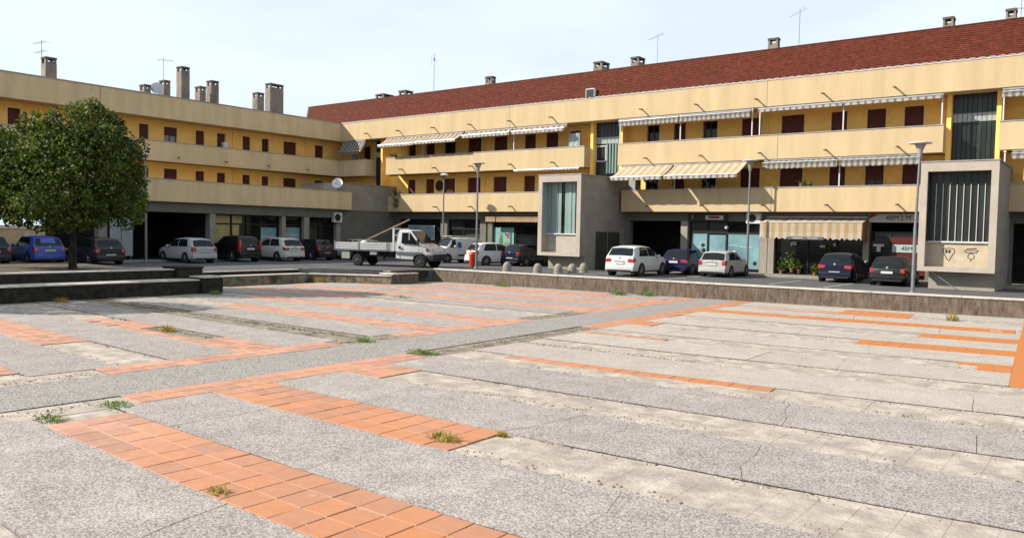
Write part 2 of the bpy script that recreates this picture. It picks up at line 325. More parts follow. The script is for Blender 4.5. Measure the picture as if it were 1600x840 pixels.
for k, y in enumerate(LO):
    for i in range(8):
        if (k > 0 or i > 3) and random.random() > .12: sprism(RR1+.05+i*2.2, RR1+.05+(i+1)*2.2, y+BW-.002, y+BW+(.018 if k < 5 else .009)+random.uniform(-.004, .005), -.055, -.008).build('expansion_joint', joint_tar, plaza)
        if k in (2, 3, 4, 7): sprism(-33+i*2.1, -33+(i+1)*2.1, y+BW-.006, y+BW+.02, -.055, -.008).build('expansion_joint', joint_tar, plaza)
for a, b in ((2, 6.2), (13.5, 21.5)): sprism(PX1-.012, PX1+.012, a, b, -.055, -.004).build('expansion_joint', joint_tar, plaza)
for a, b in ((2, 7.0), (13.4, 15.6), (22.2, 25.7)): sprism(PX0-.012, PX0+.012, a, b, -.055, -.004).build('expansion_joint', joint_tar, plaza)
# washed pebble slabs between the bands, cracked into lengths
def slab_row(x0, x1, y0, y1, cuts, m_=slab_m):
    q = random.Random(int(y0*31+x0*7)); T = (0, .3, .62, 1)
    edges = [[x0]*4]+[[x+s*(t-.5)+q.uniform(-.07, .07) for t in T] for x in sorted(cuts) for s in (q.uniform(-.35, .35),)]+[[x1]*4]
    for ea, eb in zip(edges, edges[1:]):
        g = .005; ym = lambda t: y0+.004+(y1-y0-.008)*t
        left = [lens_warp(x+g, ym(t)) for x, t in zip(ea, T)]; right = [lens_warp(x-g, ym(t)) for x, t in zip(eb, T)]
        bot = [lens_warp(ea[0]+(eb[0]-ea[0])*f, ym(0)) for f in (.33, .67)]; top = [lens_warp(ea[3]+(eb[3]-ea[3])*f, ym(1)) for f in (.67, .33)]
        MB().prism([left[0]]+bot+right+top+left[:0:-1], -.05, q.uniform(-.004, .004)).build('paving_slab', m_, plaza)
for k in range(len(LO)):
    y0 = LO[k]+BW; y1 = LO[k+1] if k+1 < len(LO) else 37.4
    r_ = random.Random(k+3)
    slab_row(RR1, XR if k > 4 else 7, y0+.022, y1, [RR1+2.2+r_.uniform(-.7, .7)+i*3.2 for i in range(3 if k > 4 else 5)], slab_pale if k > 3 else slab_m)
    slab_row(-36, RL0, y0+.022, y1, [-36+3.2+i*3.3+r_.uniform(-.7, .7) for i in range(5)])
slab_row(RR1, 7, -2, LO[0], [-8, -4, .5]); slab_row(-30, RL0, -2, LO[0], [-26, -21])
for i in range(9):
    a = -1+4.2*i; sprism(PX0+.008, PX1-.008, a, min(a+4.19, 37.2), -.05, random.uniform(-.003, .003), 1).build('path_slab', path_m, plaza)
for i in range(4, 9):
    a = -1+4.2*i+1.4; sprism(.45, 6, a, min(a+4.19, 37.2), -.05, random.uniform(-.003, .003), 1).build('paving_slab', slab_pale, plaza)

# terracotta tiles: (x0, x1, y0, rows across, skip)
tiles = []
grout_m = mat('pale_grout', (.56, .44, .34), .95, var=.2, scale=5, stain=(.22, .17, .13), stainscale=2.5, stainpos=.52)
def band(x0, x1, y, rows=(0, 1, 2), skip=()):
    if not skip: sprism(x0+.006, x1-.006, y+rows[0]*BW/3+.006, y+(rows[-1]+1)*BW/3-.006, -.054, -.004, 3).build('grout_bed', grout_m, plaza)
    n = max(1, round((x1-x0)/TB)); w = (x1-x0)/n
    for i in range(n):
        for r_ in rows:
            if (i, r_) in skip: continue
            tiles.append((x0+(i+.5)*w, y+(r_+.5)*BW/3, w, BW/3))
def column(x0, x1, y0, y1):
    n = round((y1-y0)/TB); c = max(1, round((x1-x0)/TB)); w = (x1-x0)/c; h = (y1-y0)/n
    for i in range(n):
        for j in range(c): tiles.append((x0+(j+.5)*w, y0+(i+.5)*h, w, h))
band(-11.72, XR, LO[1]); band(RR1, -6.62, LO[2]); band(RR1, -11.15, LO[3]); band(-10.95, -4.5, LO[4], (2,)); band(-12.2, -9.4, LO[6], (0,))
band(-1.75, XR, LO[6], (2,)); band(-1.24, XR, LO[6], (0, 1)); band(-4.78, XR, LO[7]); band(-3.45, XR, LO[8]); band(RR1, -.68, LO[9])
band(RR1, -11.4, LO[7]); band(-11.0, -7.6, LO[10], (0,)); band(-7.6, -4.72, LO[10]); band(-7.6, -4.72, LO[10]+BW)
band(-27, -16.4, LO[0]); band(-20.0, -16.42, LO[1]); band(-30.5, -20.15, LO[2])
band(-25.2, RL0, LO[3], skip=[(i, r_) for i in range(8, 16) for r_ in (1, 2)]+[(i, 2) for i in range(0, 3)])
band(-27.0, RL0, LO[5]); band(-30.0, RL0, LO[6]); band(-35.5, -26.7, LO[7]); band(-35.2, RL0, LO[8]); band(-33, RL0, LO[9]); band(-31.5, RL0, LO[10]); band(-29, -19.5, LO[10]+BW)
column(PX1, RR1, 6.28, 13.4); column(PX1, RR1, 21.7, 36.6); column(RL0, PX0, 7.15, 13.3); column(RL0, PX0, 15.75, 22.0); column(RL0, PX0, 25.9, 36.6); column(XR, .4, 18.25, 36.6)
tiles = [t for t in tiles if t[1] < 10 or random.random() > .004]
unit = bpy.data.meshes.new('tile'); c_ = .018
b_ = MB(); b_.add([(-.5,-.5,0),(.5,-.5,0),(.5,.5,0),(-.5,.5,0),(-.5,-.5,.8),(.5,-.5,.8),(.5,.5,.8),(-.5,.5,.8),(-.5+c_,-.5+c_,1),(.5-c_,-.5+c_,1),(.5-c_,.5-c_,1),(-.5+c_,.5-c_,1)],
     [(0,3,2,1),(0,1,5,4),(1,2,6,5),(2,3,7,6),(3,0,4,7),(4,5,9,8),(5,6,10,9),(6,7,11,10),(7,4,8,11),(8,9,10,11)])
unit.from_pydata(b_.v, [], b_.f); unit.materials.append(tile_m)
def in_view(x, y):
    q = Vector((x, y, -2.85)); d = q.dot(fw)
    return d > 2 and abs(q.dot(cx)/d) < .68 and abs(q.dot(cy)/d) < .36
near = sorted(tiles, key=lambda t: (t[0]**2+t[1]**2)+(0 if in_view(*lens_warp(t[0], t[1])) else 1e5))
far_mb = MB()
for i, (x, y, w, h) in enumerate(near):
    e = .1; u, v = lens_warp(x, y); ux, vx = lens_warp(x+e, y); uy, vy = lens_warp(x, y+e)
    gx = math.hypot(ux-u, vx-v)/e; gy = math.hypot(uy-u, vy-v)/e; an = math.atan2(vx-u*0-v, ux-u)
    jx, jy = random.uniform(-.003, .003), random.uniform(-.003, .003); sx = (w-.007)*gx; sy = (h-.013)*gy; zt = .034+random.uniform(-.0025, .003)
    mtx = Matrix.Translation((u+jx, v+jy, -.0295)) @ Matrix.Rotation(an+random.gauss(0, .006), 4, 'Z') @ Matrix.Rotation(random.gauss(0, .006), 4, 'X') @ Matrix.Rotation(random.gauss(0, .006), 4, 'Y') @ Matrix.Diagonal((sx, sy, zt, 1))
    if i < 300:
        o = bpy.data.objects.new('tile', unit); COL.objects.link(o); o.parent = plaza; o.matrix_basis = mtx
    else:
        far_mb.add([mtx @ Vector(p) for p in b_.v], b_.f)
stuff(far_mb.build('tile', tile_far, plaza))

def crumbs(lines, n, material, size=(.006, .03), wid=.11):
    mb = MB(); q = random.Random(21)
    tot = sum(math.hypot(l[2]-l[0], l[3]-l[1])*l[4] for l in lines)
    for x0, y0, x1, y1, dens in lines:
        for _ in range(int(n*math.hypot(x1-x0, y1-y0)*dens/tot)):
            f = q.random(); x, y = lens_warp(x0+(x1-x0)*f+q.gauss(0, wid), y0+(y1-y0)*f+q.gauss(0, wid)); s = q.uniform(*size)*(.4+1.2*q.random()**2); a = q.uniform(0, 6.28)
            p = [(x+s*math.cos(a+k*1.57)*q.uniform(.6, 1.3), y+s*math.sin(a+k*1.57)*q.uniform(.6, 1.3), -.018) for k in range(4)]; z = .001+s*.25*q.random()
            mb.add(p+[(x, y, z)], [(0,1,4),(1,2,4),(2,3,4),(3,0,4)])
    return stuff(mb.build('soil_crumbs', material, plaza))
ln = []
for k, y in enumerate(LO):
    if k > 0: ln += [(RR1, y+BW, 6, y+BW, .55), (RR1, y+.05, 6, y+.05, .35)]
    ln += [(-30, y+BW, RL0, y+BW, .5), (-30, y, RL0, y, .3)]
ln += [(PX1, 1, PX1, 36, .5), (PX0, 1, PX0, 36, .5), (-32, LO[4]+.8, RL0, LO[4]+.8, 3.5), (-22.2, LO[3]+.9, -18.2, LO[3]+.9, 2.5), (-25.2, LO[3]+1.2, -23.6, LO[3]+1.1, 3), (-12.6, 13.4, -12.6, 21.5, 3.5), (-12.0, LO[5]+.2, -7, LO[5]+.2, 1.6), (-15.5, 13.3, -15.5, 15.6, 3), (-15.5, 22.2, -15.5, 25.6, 2), (-12.8, 3, -12.6, 6.2, 2.0), (-15.5, 3, -15.5, 7, 2), (-9, LO[3]+.3, -4, LO[3]+.3, .9), (-7, LO[2]+.2, -3, LO[2]+.1, .8), (-6, LO[4]+.2, 2, LO[4]+.2, .6), (-11.7, 4.5, -5, 4.5, .6)]
crumbs([l[:4]+(1,) for l in ln if l[1] == l[3]], 11000, mat('pale_mortar_crumb', (.50, .44, .37), .98, var=.3, scale=9, rnd='island', rndamt=.35), (.006, .028), .10)
crumbs(ln, 10000, mat('dark_soil_crumb', (.22, .175, .12), .98, var=.4, scale=9, rnd='island', rndamt=.5))

# ================================================================= walls and steps round the plaza
def seg_wall(name, label, pts, th, z0, z1, material, cap=.05, cap_m=coping_m, over=.04, cat='retaining wall', piece='wall_panel'):
    t = wthing(name, label, cat, (pts[0][0], pts[0][1], z0))
    for (x0, y0), (x1, y1) in zip(pts, pts[1:]):
        L = math.hypot(x1-x0, y1-y0); nx, ny = -(y1-y0)/L, (x1-x0)/L; tx, ty = (x1-x0)/L, (y1-y0)/L; g = .006
        a = (x0+tx*g, y0+ty*g); b = (x1-tx*g, y1-ty*g)
        MB().prism([a, b, (b[0]+nx*th, b[1]+ny*th), (a[0]+nx*th, a[1]+ny*th)], z0, z1).build(piece, material, t)
        if cap:
            MB().prism([(a[0]-nx*over, a[1]-ny*over), (b[0]-nx*over, b[1]-ny*over), (b[0]+nx*(th+over), b[1]+ny*(th+over)), (a[0]+nx*(th+over), a[1]+ny*(th+over))], z1, z1+cap).build('coping', cap_m, t, bevel=.012)
    return t
seg_wall('retaining_wall', 'long low stained retaining wall with pale coping below the parked cars', wl, .4, -.1, .66, wall_stain, cap=.07)
# left ledge and planter wall
seg_wall('bench_wall', 'shade-darkened bench-height lower step wall along the left of the plaza', [(-31.05, 1), (-31.05, 5.5), (-31.0, 10), (-30.95, 14.5), (-30.9, 18.6)], 1.15, -.1, .55, wall_dark, cap=.05, cat='step wall')
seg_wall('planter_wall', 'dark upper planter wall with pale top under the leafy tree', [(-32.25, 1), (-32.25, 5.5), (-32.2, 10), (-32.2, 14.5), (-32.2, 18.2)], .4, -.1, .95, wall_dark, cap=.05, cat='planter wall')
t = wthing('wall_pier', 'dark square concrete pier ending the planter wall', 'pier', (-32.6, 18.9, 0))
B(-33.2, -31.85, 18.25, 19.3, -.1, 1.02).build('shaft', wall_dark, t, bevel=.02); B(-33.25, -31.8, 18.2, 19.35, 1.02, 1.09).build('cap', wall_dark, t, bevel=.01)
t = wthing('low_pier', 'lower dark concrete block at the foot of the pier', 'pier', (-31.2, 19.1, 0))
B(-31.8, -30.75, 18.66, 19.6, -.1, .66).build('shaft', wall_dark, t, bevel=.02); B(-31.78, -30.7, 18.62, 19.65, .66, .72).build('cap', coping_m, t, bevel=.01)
struct(B(-42, -32.66, 0, 18.2, .3, .9).build('planter_bed', earth))
B0 = MB().prism([(-36.8, 16.5), (-36.4, 16.1), (-33.0, 17.6), (-33.1, 18.0)], .9, .98)
tag(B0.build('timber_plank', coping_m), 'pale plank lying on the planter beside the pier', 'plank')
# recessed steps in the middle
st = [(-33.4, 19.7), (-34.55, 20.9), (-34.6, 24.2), (-34.5, 27.0), (-32.6, 28.15), (-30.4, 29.25)]
seg_wall('recessed_step', 'tan concrete lowest step of the recess between planter and truck', st, .7, -.1, .40, wall_tan, cap=.05, cat='step')
st2 = [(-34.2, 19.5), (-35.3, 20.6), (-35.4, 24.4), (-35.25, 27.5), (-33.2, 28.75), (-31.05, 29.85)]
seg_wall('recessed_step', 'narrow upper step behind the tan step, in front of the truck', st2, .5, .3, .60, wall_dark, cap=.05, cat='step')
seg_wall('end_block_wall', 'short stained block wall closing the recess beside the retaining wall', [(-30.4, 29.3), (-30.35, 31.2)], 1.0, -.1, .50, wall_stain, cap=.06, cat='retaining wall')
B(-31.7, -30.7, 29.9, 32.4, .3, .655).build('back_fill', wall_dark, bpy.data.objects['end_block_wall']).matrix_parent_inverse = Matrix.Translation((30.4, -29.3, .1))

# ================================================================= right wing of the building
ZC0, ZC1, Z20, Z21, Z10, Z11 = 10.30, 11.77, 7.31, 8.66, 4.33, 5.68
YF, YW = 45.0, 46.6
BR = wthing('apartment_block', 'sunlit cream and yellow apartment wing with red shingle roof and ground floor shops', 'building', (-24, 46, PZ))
def wall_x(name, x0, x1, y0, y1, z0, z1, holes, hz0, hz1, material, parent):
    mb = MB(); mb.box(x0, x1, y0, y1, hz1, z1)
    if hz0 > z0: mb.box(x0, x1, y0, y1, z0, hz0)
    c = x0
    for a, b in sorted(holes): mb.box(c, a, y0, y1, hz0, hz1); c = b
    mb.box(c, x1, y0, y1, hz0, hz1)
    return mb.build(name, material, parent)
WA = [(-46.65,-45.8),(-44.65,-43.72),(-42.7,-41.5),(-40.22,-38.9),(-37.66,-36.4),(-34.8,-33.8),(-32.9,-31.85),(-30.85,-29.95)]
WB = [(-24.88,-23.98),(-22.97,-22.15),(-21.0,-20.05),(-18.5,-17.3),(-16.1,-14.8),(-13.3,-12.45),(-11.4,-10.45),(-9.53,-8.6)]
WC = [(-3.6,-2.6),(-1.2,-.2),(1.6,2.8),(4.4,5.4)]
dark_top = {-24.88, -21.0, -42.7, -46.65}; half = {(-11.4, 1): 1, (-9.53, 2): .25, (-22.97, 2): .2, (-18.5, 2): .15, (-34.8, 2): .3, (-32.9, 2): .3}
for fl, (z0, z1, top) in enumerate(((Z10, Z20, 6.98), (Z20, ZC0, 9.96)), 1):
    for x0, x1, ws in ((-49.0, -28.45, WA), (-26.4, -7.3, WB), (-5.0, 8, WC)):
        wall_x('upper_wall', x0, x1, YW, YW+.3, z0+.02, z1+.3, ws, z0+.25, top, yellow, BR)
        for a, b in ws:
            w = B(a-.06, b+.06, YW-.02, YW+.02, top+.001, top+.09).build('window', yellow_trim, BR)
            B(a-.055, a-.002, YW-.021, YW+.019, z0+.25, top).build('frame', yellow_trim, w); B(b+.002, b+.055, YW-.021, YW+.019, z0+.25, top).build('frame', yellow_trim, w)
            B(a, b, YW+.2, YW+.24, z0+.25, top).build('pane', glass_dark, w)
            for q in (a, (a+b)/2-.03, b-.06): B(q, q+.06, YW+.15, YW+.2, z0+.25, top).build('frame', wood_frame, w)
            key = (a, fl); openess = half.get(key, 0)
            if key == (-11.4, 1): openess = .38
            if (a in dark_top and fl == 2) or (fl == 1 and a in (-24.88, -21.0)): openess = .97
            zb = z0+.25+(top-z0-.25)*0 + (openess*1.4 if openess < .9 else 0)
            if fl == 1: base = Z11-.1
            else: base = Z21-.1
            zb = base+openess*(top-base) if openess else z0+.25
            n = max(1, int((top-zb)/.14)); mb = MB()
            for i in range(n): mb.box(a+.005, b-.005, YW+.10, YW+.125+.012*(i % 2), zb+i*(top-zb)/n, zb+(i+1)*(top-zb)/n-.012)
            mb.build('shutter', shutter_m, w)
# core of the building behind the walls
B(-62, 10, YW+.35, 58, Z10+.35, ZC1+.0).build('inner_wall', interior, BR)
# cornice
cor = B(-53.13, 10, YF, YW+.4, ZC0, ZC1).build('cornice', cream, BR)
B(-53.13, 10, YF-.03, YF+.12, ZC1, ZC1+.05).build('coping', white_paint, cor)
gm = MB()
for i in range(150):
    x = -53+i*.42
    gm.box(x, x+.26, YF-.05, YF+.1, ZC1+.05, ZC1+.085)
stuff(gm.build('tile_end', coping_m, cor))
for x in (-16.45, -35.0): B(x, x+.025, YF-.003, YF+.01, ZC0+.01, ZC1-.01).build('joint', concrete_green, cor)
def spout(x, y, z, parent, axis='y', length=.42):
    mb = MB()
    if axis == 'y': mb.tube((x, y+.02, z+.02), (x, y-length, z-.02), .045, n=8)
    else: mb.tube((x-.02, y, z+.02), (x+length, y, z-.02), .045, n=8)
    mb.build('drain_spout', mat('aged_copper_pipe', (.30, .19, .09), .7, .2), parent, smooth=True)
for x in (-49.8, -46.1, -42.3, -38.6, -34.9, -31.3, -24.4, -20.7, -17.0, -13.3, -9.7, -3.2): spout(x, YF, 10.74, cor)
def balcony(x0, x1, z0, z1, parent, spouts, left=True, right=True, m_=cream, joint=None):
    f = MB(); f.box(x0, x1, YF, YF+.14, z0, z1); f.box(x0+.002, x1-.002, YF+.14, YW, z0+.06, z0+.2)
    if left: f.box(x0, x0+.14, YF+.14, YW, z0+.001, z1-.001)
    if right: f.box(x1-.14, x1, YF+.14, YW, z0+.001, z1-.001)
    o = f.build('balcony', m_, parent)
    B(x0-.02, x1+.02, YF-.03, YF+.17, z1, z1+.045).build('rail_cap', metal_grey, o)
    for s in spouts: spout(s, YF, z0+.36, o)
    if joint: B(joint, joint+.025, YF-.003, YF+.01, z0+.01, z1-.01).build('joint', concrete_green, o)
    return o
balcony(-47.6, -28.65, Z20, Z21, BR, [-45.7, -42.1, -38.4, -34.75, -31.1]); balcony(-26.1, -7.38, Z20, Z21, BR, [-24.0, -20.3, -16.7, -13.05, -9.45], joint=-15.75)
balcony(-4.97, 10, Z20, Z21, BR, [-3.2, .4], right=False)
balcony(-47.4, -28.65, Z10, Z11, BR, [-41.95, -38.4, -34.65, -31.2], joint=-38.0); balcony(-25.75, -7.38, Z10, Z11, BR, [-23.85, -20.15, -16.4, -12.9, -9.35], joint=-16.0)
balcony(-4.75, 10, Z10, Z11, BR, [-3.0, .6], right=False)
# slab under the first floor, the ground-floor arcade behind
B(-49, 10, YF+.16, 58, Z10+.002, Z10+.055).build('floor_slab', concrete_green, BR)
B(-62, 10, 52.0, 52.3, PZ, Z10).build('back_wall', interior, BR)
B(-62, 10, 46.4, 52, PZ+.02, PZ+.06).build('shop_floor', pave_m, BR)
# corner side walls of upper floors at the stair shafts (yellow returns)
for xa, xb in ((-28.65, -28.45), (-26.4, -26.2), (-7.38, -7.18), (-5.2, -5.0), (-49.0, -48.8)):
    B(xa, xb, YF+.75, YW-.002, Z10+.4, ZC0).build('return_wall', yellow, BR)
# channel-glass stair shafts
def shaft(x0, x1, n, y=46.15):
    g = B(x0, x1, y+.12, y+.2, PZ+3.7, ZC0).build('stair_glazing', glass_core, BR)
    w = (x1-x0)/n
    for i in range(n):
        a = x0+i*w+.012; b = x0+(i+1)*w-.012; jj = random.uniform(-.015, .015)
        B(a, b, y+jj, y+.06+jj, 9.32, ZC0).build('pane', glass_core, g); B(a, b, y-.01, y+.06, 8.92, 9.30).build('pane', glass_white, g); B(a, b, y+jj, y+.06+jj, PZ+3.7, 8.90).build('pane', glass_core, g)
    for z in (8.905, 9.31): B(x0, x1, y-.02, y+.1, z-.012, z+.012).build('transom', metal_grey, g)
    return g
shaft(-7.16, -5.22, 9); g2 = shaft(-28.43, -26.42, 7); shaft(-50.0, -49.02, 4)
fr = MB()
for a, b, c, d in ((-28.42, -27.62, 8.0, 8.06), (-28.42, -27.62, 7.0, 7.06)): fr.box(a, b, 46.08, 46.13, c+.7, d+.7)
fr.box(-28.42, -28.37, 46.08, 46.13, 7.7, 8.7); fr.box(-27.67, -27.62, 46.08, 46.13, 7.76, 8.7)
fr.build('opening_frame', white_paint, g2)
mb = MB()
for i in range(5): x = -27.5+i*.22; mb.tube((x, 46.05, 6.9), (x, 46.05, 8.85), .07, n=8)
mb.build('curtain', glass_pale, g2, smooth=True)
# shingled mansard
rows = 17; sh = MB(); z0r, z1r = ZC1+.06, 13.62
for r_ in range(rows):
    za = z0r+(z1r-z0r)*r_/rows; zb = z0r+(z1r-z0r)*(r_+1)/rows+.03; ya = 45.12+.42*r_/rows; yb = 45.12+.42*(r_+1)/rows+.01
    x = -58.1-(r_ % 2)*.14
    while x < 9.8:
        w = .19+random.uniform(-.02, .02); o = random.uniform(0, .012); x1 = x+w-.004
        sh.add([(x, ya-.018-o, za), (x1, ya-.018-o, za), (x1, yb-.0, zb), (x, yb-.0, zb), (x, ya+.02, za), (x1, ya+.02, za), (x1, yb+.03, zb), (x, yb+.03, zb)],
               [(0,3,2,1)[::-1], (4,5,6,7)[::-1], (0,1,5,4), (1,2,6,5), (2,3,7,6), (3,0,4,7)])
        x += w
roof = MB().add([(-58.05,45.2,z0r-.1),(10,45.2,z0r-.1),(10,45.62,z1r),(-58.05,45.62,z1r),(-58.05,57,z0r-.1),(10,57,z0r-.1),(10,57,z1r),(-58.05,57,z1r)], [(0,1,2,3),(3,2,6,7),(4,7,6,5),(0,3,7,4),(1,5,6,2),(0,4,5,1)]).build('roof', mat('roof_felt', (.09, .03, .02), .95), BR)
stuff(sh.build('shingle', red_shingle, roof))
B(-58.3, 10, 45.5, 45.75, z1r, z1r+.05).build('ridge_cap', mat('dark_red_flashing', (.10, .03, .022), .7), roof)
def chimney(x0, x1, y0, y1, z0, z1, parent, name='chimney'):
    o = B(x0, x1, y0, y1, z0, z1-.42).build(name, chimney_m, parent, bevel=.01)
    mb = MB(); t_ = min(.16, (x1-x0)*.2)
    for a in (x0+.01, x1-t_-.01):
        for b in (y0+.01, y1-t_-.01): mb.box(a, a+t_, b, b+t_, z1-.421, z1-.12)
    mb.box(x0+.1, x1-.1, y0+.1, y1-.1, z1-.421, z1-.3)
    mb.build('vent_post', chimney_m, o); B(x0-.015, x1+.015, y0-.015, y1+.015, z1-.12, z1).build('cap', chimney_top, o, bevel=.01)
    return o
for x0, x1, w_, z in ((-51.0,-50.0,1.2,14.35),(-48.2,-47.4,.9,14.4),(-38.9,-38.25,.5,14.6),(-29.3,-28.6,1.0,14.62),(-26.4,-25.8,.9,14.6),(-17.2,-16.6,.4,14.62),(-7.95,-7.45,.6,14.5),(-5.15,-4.7,.6,14.5)):
    chimney(x0, x1, 46.9, 46.9+w_, z1r-.1, z, roof)
d = B(-28.62, -27.95, 44.95, 45.5, ZC1+.05, 12.42).build('roof_hatch', white_paint, roof)
B(-28.56, -28.01, 44.92, 44.948, ZC1+.11, 12.36).build('pane', glass_core, d)

# ground floor of the right wing: band, pillars, shopfronts
gb = MB()
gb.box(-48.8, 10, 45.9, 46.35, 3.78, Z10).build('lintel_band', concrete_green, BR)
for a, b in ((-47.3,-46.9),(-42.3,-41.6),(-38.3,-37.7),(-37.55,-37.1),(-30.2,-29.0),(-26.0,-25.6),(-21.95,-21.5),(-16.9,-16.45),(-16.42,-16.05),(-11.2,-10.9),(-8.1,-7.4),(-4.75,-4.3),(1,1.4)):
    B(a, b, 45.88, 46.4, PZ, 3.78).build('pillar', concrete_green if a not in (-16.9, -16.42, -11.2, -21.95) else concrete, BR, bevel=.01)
def shopfront(x0, x1, z0, z1, cols, y=46.12, glass=None, transom=None, fm=black_metal):
    o = B(x0, x1, y+.05, y+.08, z0, z1).build('shop_window', glass_dark, BR)
    for c in cols+[x0, x1-.07]: B(c, c+.07, y-.02, y+.05, z0, z1).build('frame', fm, o)
    for z in ([transom] if transom else [])+[z0, z1-.07]: B(x0+.07, x1-.07, y-.018, y+.048, z, z+.07).build('frame', fm, o)
    for a, b, c, d, m_ in (glass or []): B(a, b, y+.02, y+.045, c, d).build('pane', m_, o)
    return o
s = shopfront(-21.42, -16.92, PZ+.12, 3.76, [-20.25, -19.05], glass=[(-21.3,-20.3,.95,3.02,glass_teal),(-20.15,-19.1,1.2,2.95,glass_teal),(-18.95,-17.0,.95,3.02,glass_teal),(-21.3,-20.3,3.12,3.7,glass_core),(-20.15,-19.1,3.12,3.7,glass_core)], transom=3.04)
for a, b, z in ((-21.25,-20.35,2.18),(-18.9,-18.3,2.32),(-18.2,-17.4,2.25)): B(a, b, 46.13, 46.137, z, z+.03).build('decal', plate_m, s)
for a, z in ((-20.55, 2.3), (-20.5, 2.0), (-18.55, 1.9), (-17.25, 1.3)): MB().lathe([(.001, 0), (.13, .002), (.001, .006)], 8, (a, 46.128, z), 'y').build('decal', plate_m if a == -18.55 else glass_core, s)
s = shopfront(-16.03, -11.22, PZ+.12, 3.76, [-14.2, -12.6], transom=2.9)
shopfront(-10.88, -8.12, PZ+.12, 3.3, [-9.9], transom=2.95)
s = shopfront(-41.58, -38.32, PZ+.12, 3.76, [-40.1], transom=3.0, glass=[(-41.4,-40.2,3.1,3.68,glass_core),(-39.9,-38.4,1.4,2.7,glass_core)])
s = shopfront(-37.08, -30.22, PZ+.12, 3.76, [-35.1, -33.0], transom=3.4)
s = shopfront(-46.88, -42.32, PZ+.12, 3.76, [-45.0])
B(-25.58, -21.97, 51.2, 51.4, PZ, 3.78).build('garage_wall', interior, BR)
# paving strip lit under the last bay
# shop displays and signs --------------------------------------------------------------
def sign(name, label, x0, x1, z0, z1, y, m_, depth=.06):
    t = wthing(name, label, 'sign', ((x0+x1)/2, y, z0)); B(x0, x1, y, y+depth, z0, z1).build('board', m_, t, bevel=.008); return t
def at(x, y, z): return Matrix.Translation((x, y, z)) @ FACE_Y
dark_ink = mat('black_lettering', (.02, .018, .02), .6); red_ink = mat('red_lettering', (.35, .02, .02), .6); white_ink = mat('white_lettering', (.75, .74, .72), .6)
sign_white = mat('white_sign_board', (.62, .60, .56), .5, var=.08); sign_dark = mat('dark_sign_board', (.06, .025, .022), .5)
t = sign('shop_sign', 'white shop fascia sign with black letters and a red figure beside the concrete box', -10.92, -7.6, 3.78, 4.24, 45.78, sign_white)
text_mesh('lettering', '4BM', .36, dark_ink, t, at(-9.75, 45.775, 4.02)); text_mesh('lettering', '2', .38, red_ink, t, at(-9.28, 45.775, 4.02)); text_mesh('lettering', 'M', .34, dark_ink, t, at(-8.96, 45.775, 4.02))
B(-8.72, -8.2, 45.772, 45.779, 3.93, 3.97).build('small_print', dark_ink, t)
MB().prism([(-10.9, 0), (-10.45, 0), (-10.9, -.26)], 0, .006).build('corner_emblem', red_ink, t).data.transform(at(0, 45.774, 4.22))
t = sign('window_sign', 'white rounded window sign with black letters on red shopfront', -9.75, -8.2, 2.2, 2.62, 46.0, mat('pale_blue_sign', (.45, .53, .53), .5), .02)
text_mesh('lettering', '4BM2', .3, dark_ink, t, at(-8.95, 45.995, 2.4))
rb = wthing('red_display_panel', 'dark red panel behind glass under the white fascia sign', 'panel', (-9, 46.05, 1.2))
B(-9.82, -8.15, 46.02, 46.06, 2.66, 3.0).build('panel', mat('red_panel', (.12, .010, .008), .5, var=.2), rb); B(-9.82, -8.15, 46.02, 46.06, 1.0, 2.16).build('panel', MATS['red_panel'], rb)
t = wthing('notice_stand', 'small white curved notice on a stand inside the red shop', 'sign', (-10.4, 46.05, .8)); B(-10.7, -10.15, 46.03, 46.05, 2.5, 2.62).build('board', sign_white, t); B(-10.52, -10.32, 46.03, 46.05, 2.22, 2.5).build('sheet', sign_white, t)
t = sign('shop_sign', 'dark fascia sign with white lettering above the teal shop windows', -21.45, -18.9, 3.8, 4.2, 45.8, sign_dark)
text_mesh('lettering', 'T', .34, white_ink, t, at(-21.15, 45.795, 3.99)); B(-20.3, -19.15, 45.79, 45.798, 3.87, 4.12).build('name_plate', white_ink, t)
B(-20.1, -19.4, 45.78, 45.789, 3.95, 4.07).build('name_panel', red_ink, t)
def vent_unit(label, x, y, z, w=.85, h=.62, axis='y'):
    t = wthing('air_conditioner', label, 'air conditioner', (x, y, z), 'air conditioners')
    if axis == 'y':
        B(x-w/2, x+w/2, y, y+.34, z, z+h).build('casing', white_paint, t, bevel=.015); MB().lathe([(.001,-.012),(h*.36,-.012),(h*.4,0),(.001,.001)], 18, (x-w*.08, y, z+h/2), 'y').build('fan_grille', black_metal, t)
    else:
        B(x-.34, x, y-w/2, y+w/2, z, z+h).build('casing', white_paint, t, bevel=.015); MB().lathe([(.001,.012),(h*.36,.012),(h*.4,0),(.001,-.001)], 18, (x, y-w*.08, z+h/2), 'x').build('fan_grille', black_metal, t)
    return t
vent_unit('white air conditioner under the balcony beside the lamp post and checked awning', -17.2, 45.5, 3.65); vent_unit('white air conditioner under the terrace of the shaded wing', -46.95, 39.6, 3.35, .75, .72, 'x')
t = wthing('wall_lamp', 'small white globe lamp over the teal shop door', 'lamp', (-19.0, 46.0, 3.35)); MB().lathe([(.001,-.13),(.09,-.09),(.12,0),(.09,.09),(.001,.13)], 12, (-19.0, 45.98, 3.42)).build('globe', white_paint, t, smooth=True); B(-19.03, -18.97, 45.98, 46.1, 3.52, 3.57).build('bracket', black_metal, t)
